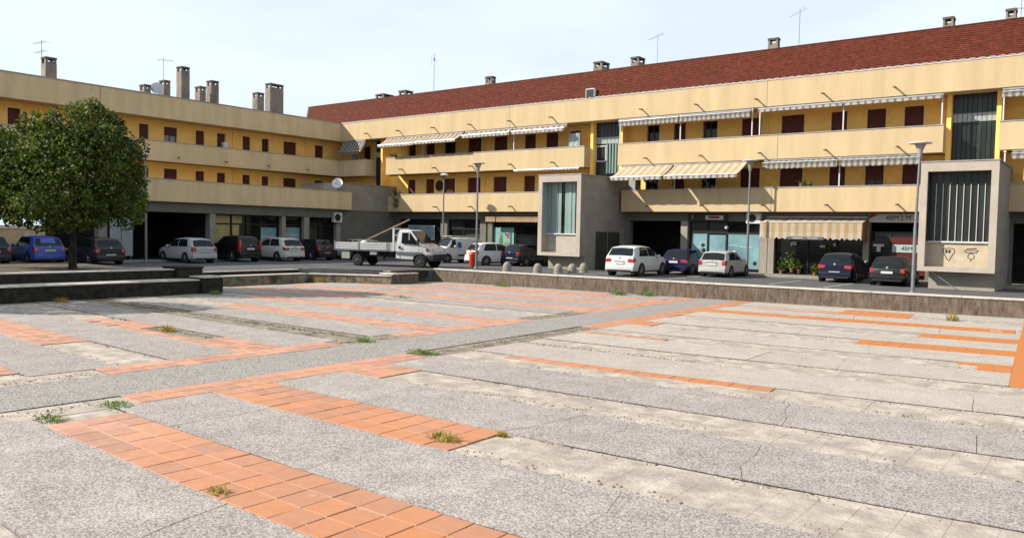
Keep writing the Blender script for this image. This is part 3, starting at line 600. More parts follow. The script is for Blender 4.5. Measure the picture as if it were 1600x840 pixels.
# posters
t = wthing('window_poster', 'teal poster with a leaf and red fruit in the shop beside the box', 'poster', (-36.2, 46.1, 1.6))
B(-37.05, -35.2, 46.05, 46.08, 1.35, 3.2).build('sheet', mat('teal_poster', (.22, .46, .42), .5, var=.15), t)
MB().prism([(-36.6,.1),(-36.3,0),(-36.2,.6),(-36.35,1.2),(-36.55,.7)], 0, .01).build('leaf_print', mat('print_green', (.10,.16,.07), .6), t).data.transform(at(0, 46.045, 1.6))
for i, (a, b) in enumerate(((-35.95,2.72),(-35.8,2.62),(-35.65,2.74),(-35.7,2.5))): MB().lathe([(.001,0),(.1,.003),(.001,.006)], 10, (a, 46.042, b), 'y').build('fruit_print', mat('print_red', (.30,.05,.03), .6), t)
MB().prism([(-36.2,0),(-35.6,.05),(-35.5,.4),(-36.0,.5)], 0, .008).build('bowl_print', mat('print_olive', (.24,.24,.12), .6), t).data.transform(at(0, 46.045, 1.65))
t = wthing('window_poster', 'pale blue poster behind the truck cab', 'poster', (-44.5, 46.1, 2.4)); B(-45.9, -43.2, 46.05, 46.08, 2.2, 3.2).build('sheet', mat('pale_blue_poster', (.42, .5, .56), .5, var=.35, scale=2.5, col2=(.12,.2,.34)), t); B(-46.0, -43.1, 46.06, 46.09, 2.1, 3.28).build('border', sign_white, t)
# florist's things behind the glass of the awning shop
gl = random.Random(5)
def pot_plant(x, y, z, h, label, m_, flower=None):
    t = thing('pot_plant', label, 'plant', (x, y, z), 0, 'plants in the awning shop')
    MB().lathe([(.09,0),(.13,.22),(.12,.22)], 10).build('pot', mat('clay_pot', (.3,.13,.07), .8), t)
    mb = MB()
    for i in range(60):
        a = gl.uniform(0, 6.28); r_ = gl.uniform(0, .28); zz = .2+gl.uniform(0, h); c = Vector((r_*math.cos(a), r_*math.sin(a), zz)); d = Vector((gl.uniform(-1,1), gl.uniform(-1,1), gl.uniform(-.3,1))).normalized(); e = d.orthogonal().normalized()
        mb.add([c, c+d*.09+e*.045, c+d*.2, c+d*.09-e*.045], [(0,1,2,3)])
    mb.build('foliage', m_, t)
for x, z, h, m_, lb in ((-15.6, .85, .9, weed_green, 'yellow green plant at the left of the awning shop'), (-15.0, 1.0, 1.3, weed_green, 'tall bright green plant in the awning shop window'), (-14.6, .95, .8, weed_green, 'bushy green plant beside the shop door frame'), (-13.7, .85, .5, leaf_m, 'dark green plant beside the shop door'), (-13.2, .85, .5, leaf_m, 'low plant left of the blue car'), (-12.9, 1.9, .3, weed_m, 'flower bunch hung above the blue car')):
    pot_plant(x, 45.95, z-.1, h*.75, lb, leaf_m if x != -15.0 else m_)
for i, (x, z, w, h, lb) in enumerate(((-14.95, 2.45, .32, .2, 'white notice in the left pane of the awning shop'), (-14.4, 2.75, .28, .22, 'grey notice hung in the awning shop'), (-13.35, 2.35, .3, .14, 'white notice below the hanging flowers'), (-12.7, 2.45, .14, .16, 'tiny white notice right of the flowers'))):
    tag(B(x-w/2, x+w/2, 46.0, 46.012, z, z+h).build('paper_notice', sign_white), lb, 'notice', 'notices in the awning shop')

# awnings ---------------------------------------------------------------------------------
cl_band = mat('tan_striped_canvas', (.95,.93,.9), .9, var=.06, alb=.86, build=stripes('x', .46, (.60,.54,.45), (.27,.19,.12)))
cl_yel = mat('yellow_striped_canvas', (.98,.96,.93), .9, var=.05, alb=.86, build=stripes('x', .5, (.62,.56,.46), (.53,.40,.23)))
cl_plaid = mat('grey_plaid_canvas', (.95,.95,.95), .9, var=.06, alb=.86, build=stripes('x', .3, (.5,.48,.44), (.24,.22,.2), cross=(.62,.6,.58), period2=.22))
cl_check = mat('yellow_checked_canvas', (.98,.96,.93), .9, var=.05, alb=.86, build=stripes('x', .44, (.62,.56,.47), (.53,.41,.25), cross=(.93,.87,.76), period2=.3))
cl_grey = mat('grey_striped_canvas', (.95,.95,.95), .9, var=.06, alb=.86, build=stripes('x', .34, (.4,.38,.34), (.09,.09,.085)))
cl_tan = mat('tan_canvas', (.38,.255,.16), .9, var=.1)
cl_edge = mat('white_scalloped_canvas', (.9,.9,.9), .9, var=.1, alb=.86, build=stripes('x', .36, (.6,.58,.55), (.25,.22,.2), duty=.35))
def cloth(name, rows, m_, parent, sag=0):
    """rows: list of polylines of equal length; a thin doubled sheet"""
    mb = MB(); nr = len(rows); nc = len(rows[0]); uv = []
    for off in (0, .012):
        for r_, row in enumerate(rows):
            for p in row: mb.v.append((p[0], p[1]+off, p[2]+off*.6)); uv.append((p[0], r_*.25))
    k = nr*nc
    for r_ in range(nr-1):
        for c in range(nc-1):
            a = r_*nc+c; mb.f.append((a, a+1, a+nc+1, a+nc)); mb.f.append((k+a, k+a+nc, k+a+nc+1, k+a+1))
    mb.uv = uv
    return mb.build(name, m_, parent, smooth=True)
def awning(label, x0, x1, yt, zt, yb, zb, m_, val=.18, vm=None, arms=True, posts=None, group='balcony awnings'):
    t = wthing('awning', label, 'awning', ((x0+x1)/2, yt, zb), group)
    n = max(8, int((x1-x0)/.12)); xs = [x0+(x1-x0)*i/n for i in range(n+1)]
    rows = []
    for k in range(5):
        f = k/4; rows.append([(x, yt+(yb-yt)*f, zt+(zb-zt)*f-.05*math.sin(math.pi*f)-.012*math.sin(x*9)) for x in xs])
    cloth('fabric', rows, m_, t)
    rows = [[(x, yb-.005, zb-.012*math.sin(x*9)) for x in xs], [(x, yb-.012+.015*math.sin(x*7), zb-val*(.82+.18*abs(math.sin(x*math.pi/.21)))) for x in xs]]
    cloth('valance', rows, vm or m_, t)
    MB().tube((x0, yb, zb+.02), (x1, yb, zb+.02), .03, n=8).build('front_bar', alu, t); B(x0, x1, yt-.04, yt+.08, zt, zt+.1).build('cassette', metal_grey, t)
    if arms:
        for x in (x0+.15, x1-.15): MB().tube((x, yt+.02, zt-.25), (x, yb, zb), .022, n=6).build('arm', alu, t)
    return t
YA = YF+.08; ZT = ZC0-.12
awning('tan striped awning nearest the building corner on the top balcony', -47.6, -43.7, YA, ZT, YA-1.0, ZT-.62, cl_band, .16, cl_edge)
awning('second tan striped awning from the corner on the top balcony', -43.6, -39.35, YA, ZT, YA-1.0, ZT-.58, cl_band, .16, cl_edge)
awning('half rolled striped awning, third from the corner on the top balcony', -39.2, -34.75, YA, ZT, YA-.45, ZT-.26, cl_band, .2, cl_edge)
awning('half rolled striped awning above the drying cloth on the top balcony', -34.55, -30.1, YA, ZT, YA-.45, ZT-.26, cl_band, .2, cl_edge)
awning('rolled grey plaid awning right of the narrow stair glazing on the top floor', -26.0, -21.85, YA, ZT, YA-.22, ZT-.1, cl_plaid, .34)
awning('rolled grey plaid awning over the dark window on the top floor', -21.75, -17.35, YA, ZT, YA-.22, ZT-.1, cl_plaid, .34)
awning('rolled white scalloped awning at the middle of the top floor', -16.9, -12.3, YA, ZT, YA-.2, ZT-.03, cl_edge, .16)
awning('rolled white scalloped awning next to the wide stair glazing on the top floor', -12.2, -7.45, YA, ZT, YA-.2, ZT-.03, cl_edge, .16)
awning('plaid awning at the right edge of the top floor', -4.9, .4, YA, ZT, YA-.35, ZT-.16, cl_plaid, .25)
ZT1 = Z20-.1
awning('yellow striped awning beside the concrete box on the first floor', -25.75, -22.2, YA, ZT1, YA-1.55, ZT1-.80, cl_yel, .2, cl_edge)
awning('yellow striped awning behind the tall lamp post on the first floor', -22.05, -17.5, YA, ZT1, YA-1.55, ZT1-.80, cl_yel, .2, cl_edge)
awning('rolled plaid awning over the flower pots on the first floor', -16.5, -12.4, YA, ZT1, YA-.3, ZT1-.14, cl_plaid, .36)
awning('rolled plaid awning next to the large concrete box on the first floor', -12.3, -8.4, YA, ZT1, YA-.3, ZT1-.14, cl_plaid, .36)
awning('rolled awning above the narrow concrete box on the first floor', -34.5, -29.0, YA, ZT1+.06, YA-.14, ZT1+.02, cl_plaid, .1)
awning('ragged awning end at the right edge of the first floor', -4.4, .4, YA, ZT1, YA-.3, ZT1-.14, cl_plaid, .25)
awning('grey striped awning in the inner corner of the building', -53.0, -50.1, YA-.02, ZT, YA-.6, ZT-.9, cl_grey, .14)
# shop awnings
t = awning('large yellow checked shop awning with side curtain over the florist window', -16.5, -11.0, 45.85, 4.0, 44.75, 3.72, cl_check, .95, cl_check, group='shop awnings')
MB().add([(-10.99,45.85,3.95),(-10.99,44.75,3.72),(-10.99,44.75,2.8),(-10.99,45.85,2.75),(-10.97,45.85,3.95),(-10.97,44.75,3.72),(-10.97,44.75,2.8),(-10.97,45.85,2.75)], [(0,1,2,3),(7,6,5,4),(0,4,5,1),(1,5,6,2),(2,6,7,3),(3,7,4,0)]).build('side_curtain', mat('orange_brown_canvas', (.42,.2,.07), .9, var=.2, scale=3), t)
B(-14.9, -12.95, 44.69, 44.72, 2.78, 2.94).build('name_strip', mat('slate_strip', (.12,.12,.14), .6), t)
for a in (-14.6, -13.8): B(a, a+.55, 44.683, 44.689, 2.84, 2.87).build('name_print', white_ink, t)
t = awning('short faded tan awning over the shop beside the narrow box', -37.3, -31.5, 45.85, 4.12, 45.3, 3.92, cl_tan, .34, cl_tan, group='shop awnings')
for o in t.children:
    if o.name.startswith('front_bar'): o.data.materials[0] = cl_tan
# white awning posts on the balconies
for k, (x, za, zb, lb) in enumerate(((-43.6,Z21,ZC0,'thin white post between the first two awnings of the top balcony'),(-34.65,Z21,ZC0,'thin white post between the half rolled awnings of the top balcony'),(-26.02,Z21,ZC0,'white post at the left end of the top balcony right of the narrow glazing'),(-21.8,Z21,ZC0,'white post between the two plaid awnings of the top floor'),(-17.3,Z21,ZC0,'white post ending the plaid awnings of the top floor'),(-16.85,Z21,ZC0,'white post starting the scalloped awnings of the top floor'),(-12.25,Z21,ZC0,'thick white post between the scalloped awnings of the top floor'),(-7.5,Z21,ZC0,'white post next to the wide stair glazing on the top floor'),(-4.85,Z21,ZC0,'white post right of the wide stair glazing'),(-22.1,Z11,Z20,'white post between the yellow awnings of the first floor'),(-12.35,Z11,Z20,'white post between the plaid awnings of the first floor'),(-4.7,Z11,Z20,'white post right of the large concrete box on the first floor'))):
    t = wthing('awning_post', lb, 'post', (x, YF+.1, za), 'awning posts')
    B(x-.03, x+.03, YF+.09, YF+.15, za+.046, zb-.02).build('shaft', white_paint, t); B(x-.06, x+.06, YF+.05, YF+.17, zb-.12, zb-.021).build('head', white_paint, t)
# balcony clutter
t = wthing('drying_cloth', 'white cloth drying at the end of the top balcony', 'cloth', (-29.6, 45.3, Z21)); cloth('cloth', [[(-30.1+i*.08, 45.3+.03*math.sin(i*1.3), z) for i in range(12)] for z in (9.6, 9.3, 9.0, 8.72)], glass_white, t); MB().tube((-30.2, 45.3, 9.6), (-29.1, 45.3, 9.6), .012, n=6).build('line', alu, t)
t = wthing('wall_disc', 'dark round wall ornament between first floor windows', 'ornament', (-43.0, 46.55, 6.4)); MB().lathe([(.001,-.05),(.3,-.04),(.42,-.02),(.42,.03),(.001,.03)], 20, (-43.12, 46.56, 6.42), 'y').build('disc', mat('dark_wicker', (.07,.05,.04), .8, var=.4, scale=20), t)
def trail(label, x, y, z, n, drop, m_):
    t = thing('balcony_plant', label, 'plant', (x, y, z), 0, 'balcony plants'); mb = MB(); q = random.Random(int(x*10))
    for i in range(n):
        c = Vector((q.gauss(0, .22), q.gauss(-.05, .1), q.uniform(-drop, .35))); d = Vector((q.uniform(-1,1), q.uniform(-1,1), q.uniform(-1,.6))).normalized(); e = d.orthogonal().normalized()
        mb.add([c, c+d*.08+e*.04, c+d*.17, c+d*.08-e*.04], [(0,1,2,3)])
    mb.build('foliage', m_, t); MB().box(-.3, .3, -.02, .2, .02, .2).build('planter_box', mat('clay_pot', (.3,.13,.07), .8), t); return t
trail('trailing ivy hanging over the first floor balcony near the inner corner', -46.3, 44.95, Z11+.05, 170, 1.1, leaf_m)
trail('small leafy pots on the first floor balcony rail under the plaid awning', -14.2, 45.2, Z11+.05, 60, .0, leaf_m)
trail('dark plants at the left end of the top balcony', -47.0, 45.2, Z21+.03, 60, .0, leaf_m); trail('bare shrub on the first floor balcony beside the white car lamp post', -40.9, 45.3, Z11+.05, 40, -.1, bark)
t = wthing('balcony_cabinet', 'grey cabinet at the left end of the shaded first floor balcony', 'cabinet', (-25.0, 45.7, Z10+.2)); B(-25.45, -24.95, 45.4, 46.0, Z10+.21, 6.35).build('body', concrete_pale, t); B(-25.42, -24.98, 45.38, 45.4, Z10+.4, 6.3).build('door', glass_white, t)

# ================================================================= projecting concrete boxes
def stair_box(name, label, x0, x1, graffiti):
    t = wthing(name, label, 'bay', ((x0+x1)/2, 41.5, PZ)); y0 = 40.5; zt, zb = 6.42, 1.5; fr = .26
    body = MB(); body.box(x0+.0, x0+.18, y0+.001, 45.0, zb+.001, zt-.002); body.box(x1-.18, x1, y0+.001, 46.1, zb+.001, zt-.002); body.box(x0+.18, x1-.18, y0+.9, 46.1, zt-.2, zt-.003); body.box(x0+.18, x1-.18, y0+.9, 46.0, zb+.002, zb+.2)
    body.build('side_wall', concrete, t)
    f = MB(); f.box(x0-.03, x0+fr, y0-.06, y0, zb-.03, zt); f.box(x1-fr, x1+.03, y0-.06, y0, zb-.03, zt); f.box(x0+fr, x1-fr, y0-.06, y0, zt-.42, zt); f.box(x0+fr, x1-fr, y0-.06, y0, zb-.03, zb+.18)
    f.box(x0+.181, x0+fr-.002, y0, y0+.55, zb+.2, zt-.42); f.box(x1-fr+.002, x1-.181, y0, y0+.55, zb+.2, zt-.42); f.box(x0+fr, x1-fr, y0, y0+.9, zt-.418, zt-.25); f.box(x0+fr, x1-fr, y0, y0+.9, zb, zb+.178)
    f.build('frame', concrete_pale, t)
    B(x0-.05, x1+.05, y0-.09, 45.0, zt, zt+.05).build('roof_cap', metal_grey, t)
    ys = y0+.55
    pz1 = 2.78
    B(x0+fr, x1-fr, ys, ys+.1, zb+.18, pz1).build('panel', concrete_pale if not graffiti else mat('cream_panel', (.60, .50, .37), .9, var=.12, scale=2), t)
    B(x0+fr, x1-fr, ys-.1, ys+.1, pz1+.001, pz1+.07).build('sill', white_paint, t)
    n = 9; w = (x1-x0-2*fr)/n
    if graffiti:
        g = B(x0+fr, x1-fr, ys+.1, ys+.12, pz1+.07, zt-.42).build('glazing', glass_dark, t)
        for i in range(n):
            a = x0+fr+i*w; B(a+.01, a+w-.012, ys+.02, ys+.06, pz1+.072, zt-.422).build('pane', glass_core, g)
            if i: B(a-.012, a+.012, ys-.03, ys+.015, pz1+.072, zt-.9-random.random()*.1).build('rib', white_paint, g)
    else:
        g = B(x0+fr, x1-fr, ys+.12, ys+.14, pz1+.07, zt-.42).build('glazing', glass_dark, t)
        for i in range(10):
            ww = (x1-x0-2*fr)/10; a = x0+fr+i*ww
            if i in (4, 8): continue
            B(a+.012, a+ww-.012, ys+.02+.03*(i % 2), ys+.08+.03*(i % 2), pz1+.072, zt-.422).build('pane', glass_pale, g)
    B(x0+fr+.003, x0+fr+.03, y0+.12, ys+.02, pz1+.072, zt-.424).build('side_pane', glass_core if graffiti else glass_pale, t)
    B(x0+.35, x1-.02, y0+.62, 45.9, PZ-.05, zb-.002).build('plinth', concrete, t)
    if graffiti:
        gi = MB()
        for cx_, cz, s in ((x0+1.15, 2.42, 1), (x0+2.05, 2.45, 1.05)):
            if s == 1: pts = [(-.24,.1),(-.2,.2),(0,.24),(.22,.2),(.24,.06),(.1,-.16),(.03,-.34),(-.04,-.3),(-.14,-.12),(-.24,.1)]
            else: pts = [(-.28,.12),(.28,.12),(.2,.02),(-.2,.02),(-.28,.12)]
            for p, q in zip(pts, pts[1:]): gi.tube((cx_+p[0], ys-.006, cz+p[1]-.12), (cx_+q[0], ys-.006, cz+q[1]-.12), .014, n=5)
            if s != 1:
                c = [(.13*math.cos(a), .13*math.sin(a)-.15) for a in [i*6.283/12 for i in range(13)]]
                for p, q in zip(c, c[1:]): gi.tube((cx_+p[0], ys-.006, cz+p[1]-.12), (cx_+q[0], ys-.006, cz+q[1]-.12), .012, n=5)
                gi.tube((cx_-.2, ys-.006, cz+.06), (cx_+.2, ys-.006, cz+.09), .02, n=5); gi.tube((cx_, ys-.006, cz-.4), (cx_-.02, ys-.006, cz-.5), .012, n=5)
            else:
                gi.box(cx_-.14, cx_-.06, ys-.012, ys-.001, cz-.1, cz+.04); gi.box(cx_-.01, cx_+.07, ys-.012, ys-.001, cz-.1, cz+.04)
        gi.build('spray_drawing', dark_ink, t)
    return t
bx1 = stair_box('concrete_bay', 'narrow grey concrete bay with pale green curtained glazing beside the bollards', -29.02, -25.95, False)
bx2 = stair_box('concrete_bay', 'large grey concrete bay with ribbed dark glazing and spray drawings', -7.45, -4.42, True)
B(-25.93, -25.9, 42.3, 43.6, PZ, 3.0).build('utility_door', mat('dark_green_door', (.06,.07,.045), .6, var=.2), bx1); B(-25.935, -25.91, 43.75, 45.2, PZ, 3.0).build('utility_door', MATS['dark_green_door'], bx1)
MB().tube((-6.9, 40.62, 1.45), (-5.9, 40.9, .68), .025, n=6).build('prop_bar', alu, bx2)
# corner block at the inner corner
cb = wthing('concrete_corner_block', 'plain grey concrete block filling the shaded inner corner of the two wings', 'building', (-49, 42, PZ))
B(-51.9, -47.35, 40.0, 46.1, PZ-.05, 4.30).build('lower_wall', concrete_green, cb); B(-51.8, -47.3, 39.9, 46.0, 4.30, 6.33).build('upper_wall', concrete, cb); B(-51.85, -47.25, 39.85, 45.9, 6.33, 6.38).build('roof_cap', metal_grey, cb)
B(-49.0, -47.28, 39.8, 39.9, 5.72, 6.32).build('front_frame', concrete_pale, cb)

# ================================================================= left wing
BL = wthing('apartment_block', 'shaded cream apartment wing on the left with roof chimneys and shops', 'building', (-54, 26, PZ))
XF, XW, XT = -53.1, -54.6, -46.8; LY0, LY1 = 6.0, 46.55
def wall_y(name, y0, y1, x0, x1, z0, z1, holes, hz0, hz1, material, parent):
    mb = MB(); mb.box(x0, x1, y0, y1, hz1, z1)
    if hz0 > z0: mb.box(x0, x1, y0, y1, z0, hz0)
    c = y0
    for a, b in sorted(holes): mb.box(x0, x1, c, a, hz0, hz1); c = b
    mb.box(x0, x1, c, y1, hz0, hz1)
    return mb.build(name, material, parent)
LW = [(10.5,11.2),(13.2,14.2),(16.0,16.7),(18.0,18.7),(20.02,20.74),(22.4,23.2),(25.3,26.1),(28.24,28.92),(30.05,31.05),(32.5,33.2),(34.25,34.95),(36.45,37.13),(38.19,38.84),(40.25,41.51),(43.42,44.3)]
for fl, (z0, z1, top) in enumerate(((Z10, Z20, 6.93), (Z20, ZC0, 9.9)), 1):
    wall_y('upper_wall', LY0, LY1, XW-.3, XW, z0+.02, z1+.3, LW, z0+.25, top, yellow, BL)
    for a, b in LW:
        w = B(XW-.02, XW+.02, a-.06, b+.06, top+.001, top+.08).build('window', yellow_trim, BL)
        for q in (a-.055, b+.002): B(XW-.019, XW+.021, q, q+.053, z0+.25, top).build('frame', yellow_trim, w)
        B(XW-.24, XW-.2, a, b, z0+.25, top).build('pane', glass_dark, w)
        for q in (a, (a+b)/2-.03, b-.06): B(XW-.2, XW-.15, q, q+.06, z0+.25, top).build('frame', wood_frame, w)
        op = {30.05: .55, 34.25: .4, 36.45: .15, 38.19: .95}.get(a, 0) if fl == 2 else 0
        base = Z21-.1; zb = base+op*(top-base) if op else z0+.25
        n = max(1, int((top-zb)/.14)); mb = MB()
        for i in range(n): mb.box(XW-.137+.012*(i % 2), XW-.1, a+.005, b-.005, zb+i*(top-zb)/n, zb+(i+1)*(top-zb)/n-.012)
        mb.build('shutter', shutter_m, w)
        if op == .55: 
            for q in (a+.08, (a+b)/2+.05): B(XW-.19, XW-.17, q, q+.38, z0+.3, top-.05).build('curtain', glass_white, w)
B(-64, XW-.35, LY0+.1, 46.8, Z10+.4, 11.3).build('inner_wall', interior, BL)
B(-64.2, -64.0, LY0, 46.8, Z10, 11.5).build('rear_wall', cream_lift, BL)
B(-64, -47, LY0-.2, LY0, PZ, 11.6).build('end_wall', cream_lift, BL) if False else None
cor = B(XW-.4, -53.13, LY0, 46.9, 10.28, 11.80).build('cornice', cream_lift, BL)
B(XW-.4, -53.09, LY0, 44.99, 11.80, 11.86).build('coping', metal_grey, cor)
for y in (24.9,): B(-53.14, -53.127, y, y+.04, 10.3, 11.78).build('joint', concrete_green, cor)
B(-64, XW-.4, LY0, 46.9, 11.3, 11.55).build('roof', mat('grey_roof_felt', (.16,.155,.15), .95, var=.2), BL)
bal = MB(); bal.box(XF-.14, XF, LY0, 45.0, Z20, Z21); bal.box(XW, XF-.14, LY0, 46.5, Z20+.06, Z20+.2); bal.box(XF, -50.0, 45.0, 45.14, Z20, Z21); bal.box(-50.14, -50.0, 45.14, 46.2, Z20+.001, Z21-.001); bal.box(XF-.1, -50.14, 45.14, 46.5, Z20+.062, Z20+.198)
bal = bal.build('balcony', cream_lift, BL)
B(XF-.16, XF+.03, LY0, 44.97, Z21, Z21+.04).build('rail_cap', metal_grey, bal); B(XF-.16, -49.97, 44.97, 45.16, Z21, Z21+.041).build('rail_cap', metal_grey, bal)
for y in (15.5, 19.1, 22.8, 26.5, 30.26, 34.0, 37.67, 41.47): spout(XF, y, 7.64, bal, 'x', .3)
ter = MB(); ter.box(XT-.16, XT, LY0, 40.75, Z10, Z11); ter.box(XW-.3, XT-.16, LY0, 40.0, Z10+.06, Z10+.25); ter.box(-47.25, XT-.16, 40.6, 40.75, Z10+.001, Z11-.001); ter = ter.build('terrace', cream_lift, BL)
B(XT-.18, XT+.03, LY0, 40.78, Z11, Z11+.04).build('rail_cap', metal_grey, ter)
# corner infill walls of the upper floors, facing the camera in the inner corner
B(XW, -49.0, YW, YW+.2, Z10+.3, ZC0).build('corner_wall', yellow, BL)
B(-51.9, -51.2, YW-.03, YW-.002, Z20+.3, 9.9).build('corner_shutter', shutter_dk, BL)
# ground floor left
B(-47.75, -47.1, LY0, 40.0, 3.69, Z10+.05).build('lintel_band', concrete_green, BL)
for a, b in ((8, 8.5), (14.8, 15.3), (22.0, 22.5), (29.1, 29.5), (34.67, 35.0), (36.6, 37.06), (39.6, 40.0)): B(-47.7, -47.15, a, b, PZ, 3.69).build('pillar', concrete, BL, bevel=.01)
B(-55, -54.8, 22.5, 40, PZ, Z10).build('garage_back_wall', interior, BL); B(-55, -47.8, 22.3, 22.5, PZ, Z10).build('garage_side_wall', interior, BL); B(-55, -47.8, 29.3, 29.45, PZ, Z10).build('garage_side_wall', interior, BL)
def shop_y(y0, y1, cols, panes):
    o = B(-47.6, -47.57, y0, y1, PZ+.1, 3.69).build('shop_window', glass_dark, BL)
    for c in cols+[y0, y1-.08]: B(-47.56, -47.48, c, c+.08, PZ+.1, 3.69).build('frame', black_metal, o)
    B(-47.558, -47.482, y0+.08, y1-.08, 3.6, 3.688).build('frame', black_metal, o); B(-47.558, -47.482, y0+.08, y1-.08, 3.02, 3.1).build('frame', black_metal, o)
    for a, b, c, d, m_ in panes: B(-47.565, -47.54, a, b, c, d).build('pane', m_, o)
    return o
shop_y(29.5, 34.67, [30.85, 32.0, 33.1], [(29.6,30.8,3.1,3.6,glass_yel),(29.6,30.8,1.6,3.02,glass_yel),(30.95,31.7,3.1,3.6,glass_yel),(30.95,31.5,2.2,3.02,glass_yel),(33.2,34.5,1.0,2.85,glass_teal)])
shop_y(35.0, 36.6, [], [(35.1,36.5,1.0,2.9,glass_teal)]); shop_y(37.06, 39.6, [38.2], [(37.2,38.1,1.0,2.7,glass_core)])
for z, y0, y1 in ((2.2, 33.25, 34.4), (2.35, 35.15, 36.4), (2.1, 35.15, 36.4)): B(-47.538, -47.53, y0, y1, z, z+.04).build('decal', plate_m, bpy.data.objects['shop_window.007'] if 'shop_window.007' in bpy.data.objects else BL)
for y in (35.6, 42.4, 27.2):
    for z0, z1 in ((Z10+.3, Z20), (Z20+.2, 10.28)): MB().tube((XW+.05, y, z0), (XW+.05, y, z1), .04, n=8).build('downpipe', yellow_trim, BL, smooth=True)
for x in (-38.5, -16.9, -28.2):
    for z0, z1 in ((Z10+.3, Z20), (Z20+.2, ZC0)): MB().tube((x, YW-.05, z0), (x, YW-.05, z1), .04, n=8).build('downpipe', yellow_trim, BR, smooth=True)
# the way through under the left end, with the sunlit yard behind
for y0, y1, z, lb in ((23.02,24.1,13.8,'lone chimney above the tree on the left wing'),(29.67,30.55,13.05,'short wide chimney left of the antenna on the left wing'),(31.17,32.05,13.6,'chimney just left of the tallest chimney'),(32.53,33.6,14.85,'tallest chimney'),(34.05,34.95,13.6,'short chimney'),(35.02,36.05,14.2,'taller chimney of the middle pair'),(39.17,40.2,13.9,'chimney'),(40.4,42.1,14.85,'wide chimney')):
    chimney(-57.4, -56.7, y0+.05, y0+.05+max(.42, (y1-y0)-.38), 11.5, z, bpy.data.objects['roof.001'] if 'roof.001' in bpy.data.objects else BL)
# satellite dish on the terrace rail
t = thing('satellite_dish', 'white satellite dish on the terrace rail in the inner corner', 'satellite dish', (-47.0, 39.6, Z11))
mb = MB().lathe([(.001,.0),(.2,.02),(.36,.07),(.42,.12),(.40,.13),(.2,.045),(.001,.025)], 20); o = mb.build('reflector', white_paint, t, smooth=True); o.rotation_euler = (R(65), 0, R(35)); o.location = (.05, -.1, .55)
MB().tube((0,0,.0),(0,0,.5),.025,n=8).build('mast', galv, t); MB().tube((.05,-.1,.5),(.3,-.55,.62),.014,n=6).build('feed_arm', galv, t); MB().tube((.28,-.5,.6),(.33,-.62,.66),.04,n=8).build('receiver', white_paint, t)
tag(B(-53.9, -53.6, 34.2, 34.55, Z20+.2, 9.15).build('balcony_box', white_paint, bevel=.02), 'white box standing on the shaded balcony before a window', 'box')
tag(B(-52.1, -51.7, 45.3, 45.6, Z21-.4, 9.1).build('blue_container', mat('blue_plastic', (.25,.38,.5), .5), bevel=.02), 'pale blue container under the grey striped awning', 'container')
# ================================================================= yard seen through the open left end
yw = wthing('yard_wall', 'sunlit pale wall beyond the open passage under the left wing', 'wall', (-72, 16, PZ)); B(-72.4, -72, -6, 34, PZ-.1, 2.3).build('wall_face', coping_m, yw); B(-72.45, -71.95, -6, 34, 2.3, 2.38).build('coping', concrete_pale, yw)

# ================================================================= cars
def section(w, zb, zt, zr, gw, gr):
    return [(0, zb), (.80*w, zb), (.95*w, zb+.07), (w, zb+.34*(zt-zb)), (.985*w, zb+.72*(zt-zb)), (.94*w, zt), (gw, zt+.5*(zr-zt)), (gr, zr-.05*min(1, (zr-zt)/.3)), (.6*gr, zr), (0, zr+.012)]
class Shell:
    """one lofted car skin; patches of it become windows and lamps"""
    def __init__(s, st): s.st = st; s.n = len(st)
    def P(s, i, j, side):
        i = min(max(i, 0), s.n-1); a = int(min(i, s.n-2)); f = i-a
        def q(k):
            x, sec = s.st[k]; b = int(min(j, len(sec)-2)); g = j-b
            return Vector((x, sec[b][0]+(sec[b+1][0]-sec[b][0])*g, sec[b][1]+(sec[b+1][1]-sec[b][1])*g))
        p = q(a).lerp(q(a+1), f); p.y *= side; return p
    def body(s):
        mb = MB(); m_ = len(s.st[0][1]); ring = 2*m_-2
        for x, sec in s.st:
            for y, z in sec: mb.v.append((x, y, z))
            for y, z in sec[-2:0:-1]: mb.v.append((x, -y, z))
        for i in range(s.n-1):
            for j in range(ring): mb.f.append((i*ring+j, i*ring+(j+1) % ring, (i+1)*ring+(j+1) % ring, (i+1)*ring+j))
        mb.f.append(tuple(range(ring))); mb.f.append(tuple(range((s.n-1)*ring, s.n*ring))[::-1]); return mb
    def patch(s, i0, i1, j0, j1, side, off=.012, ni=6, nj=4, skew0=0, skew1=0):
        mb = MB(); pts = []
        for a in range(ni+1):
            for b in range(nj+1):
                f = b/nj; i = (i0+skew0*f)+((i1+skew1*f)-(i0+skew0*f))*a/ni; j = j0+(j1-j0)*f
                p = s.P(i, j, side); du = s.P(i+.05, j, side)-s.P(i-.05, j, side); dv = s.P(i, j+.05, side)-s.P(i, j-.05, side)
                nrm = du.cross(dv)*side; nrm = nrm.normalized() if nrm.length > 1e-9 else Vector((0, 0, 1)); 
                if nrm.dot(p-Vector((0, 0, .7))) < 0: nrm = -nrm
                pts.append(p+nrm*off)
        mb.v = [tuple(p) for p in pts]; mb.f = [(a*(nj+1)+b, (a+1)*(nj+1)+b, (a+1)*(nj+1)+b+1, a*(nj+1)+b+1) for a in range(ni) for b in range(nj)]; return mb
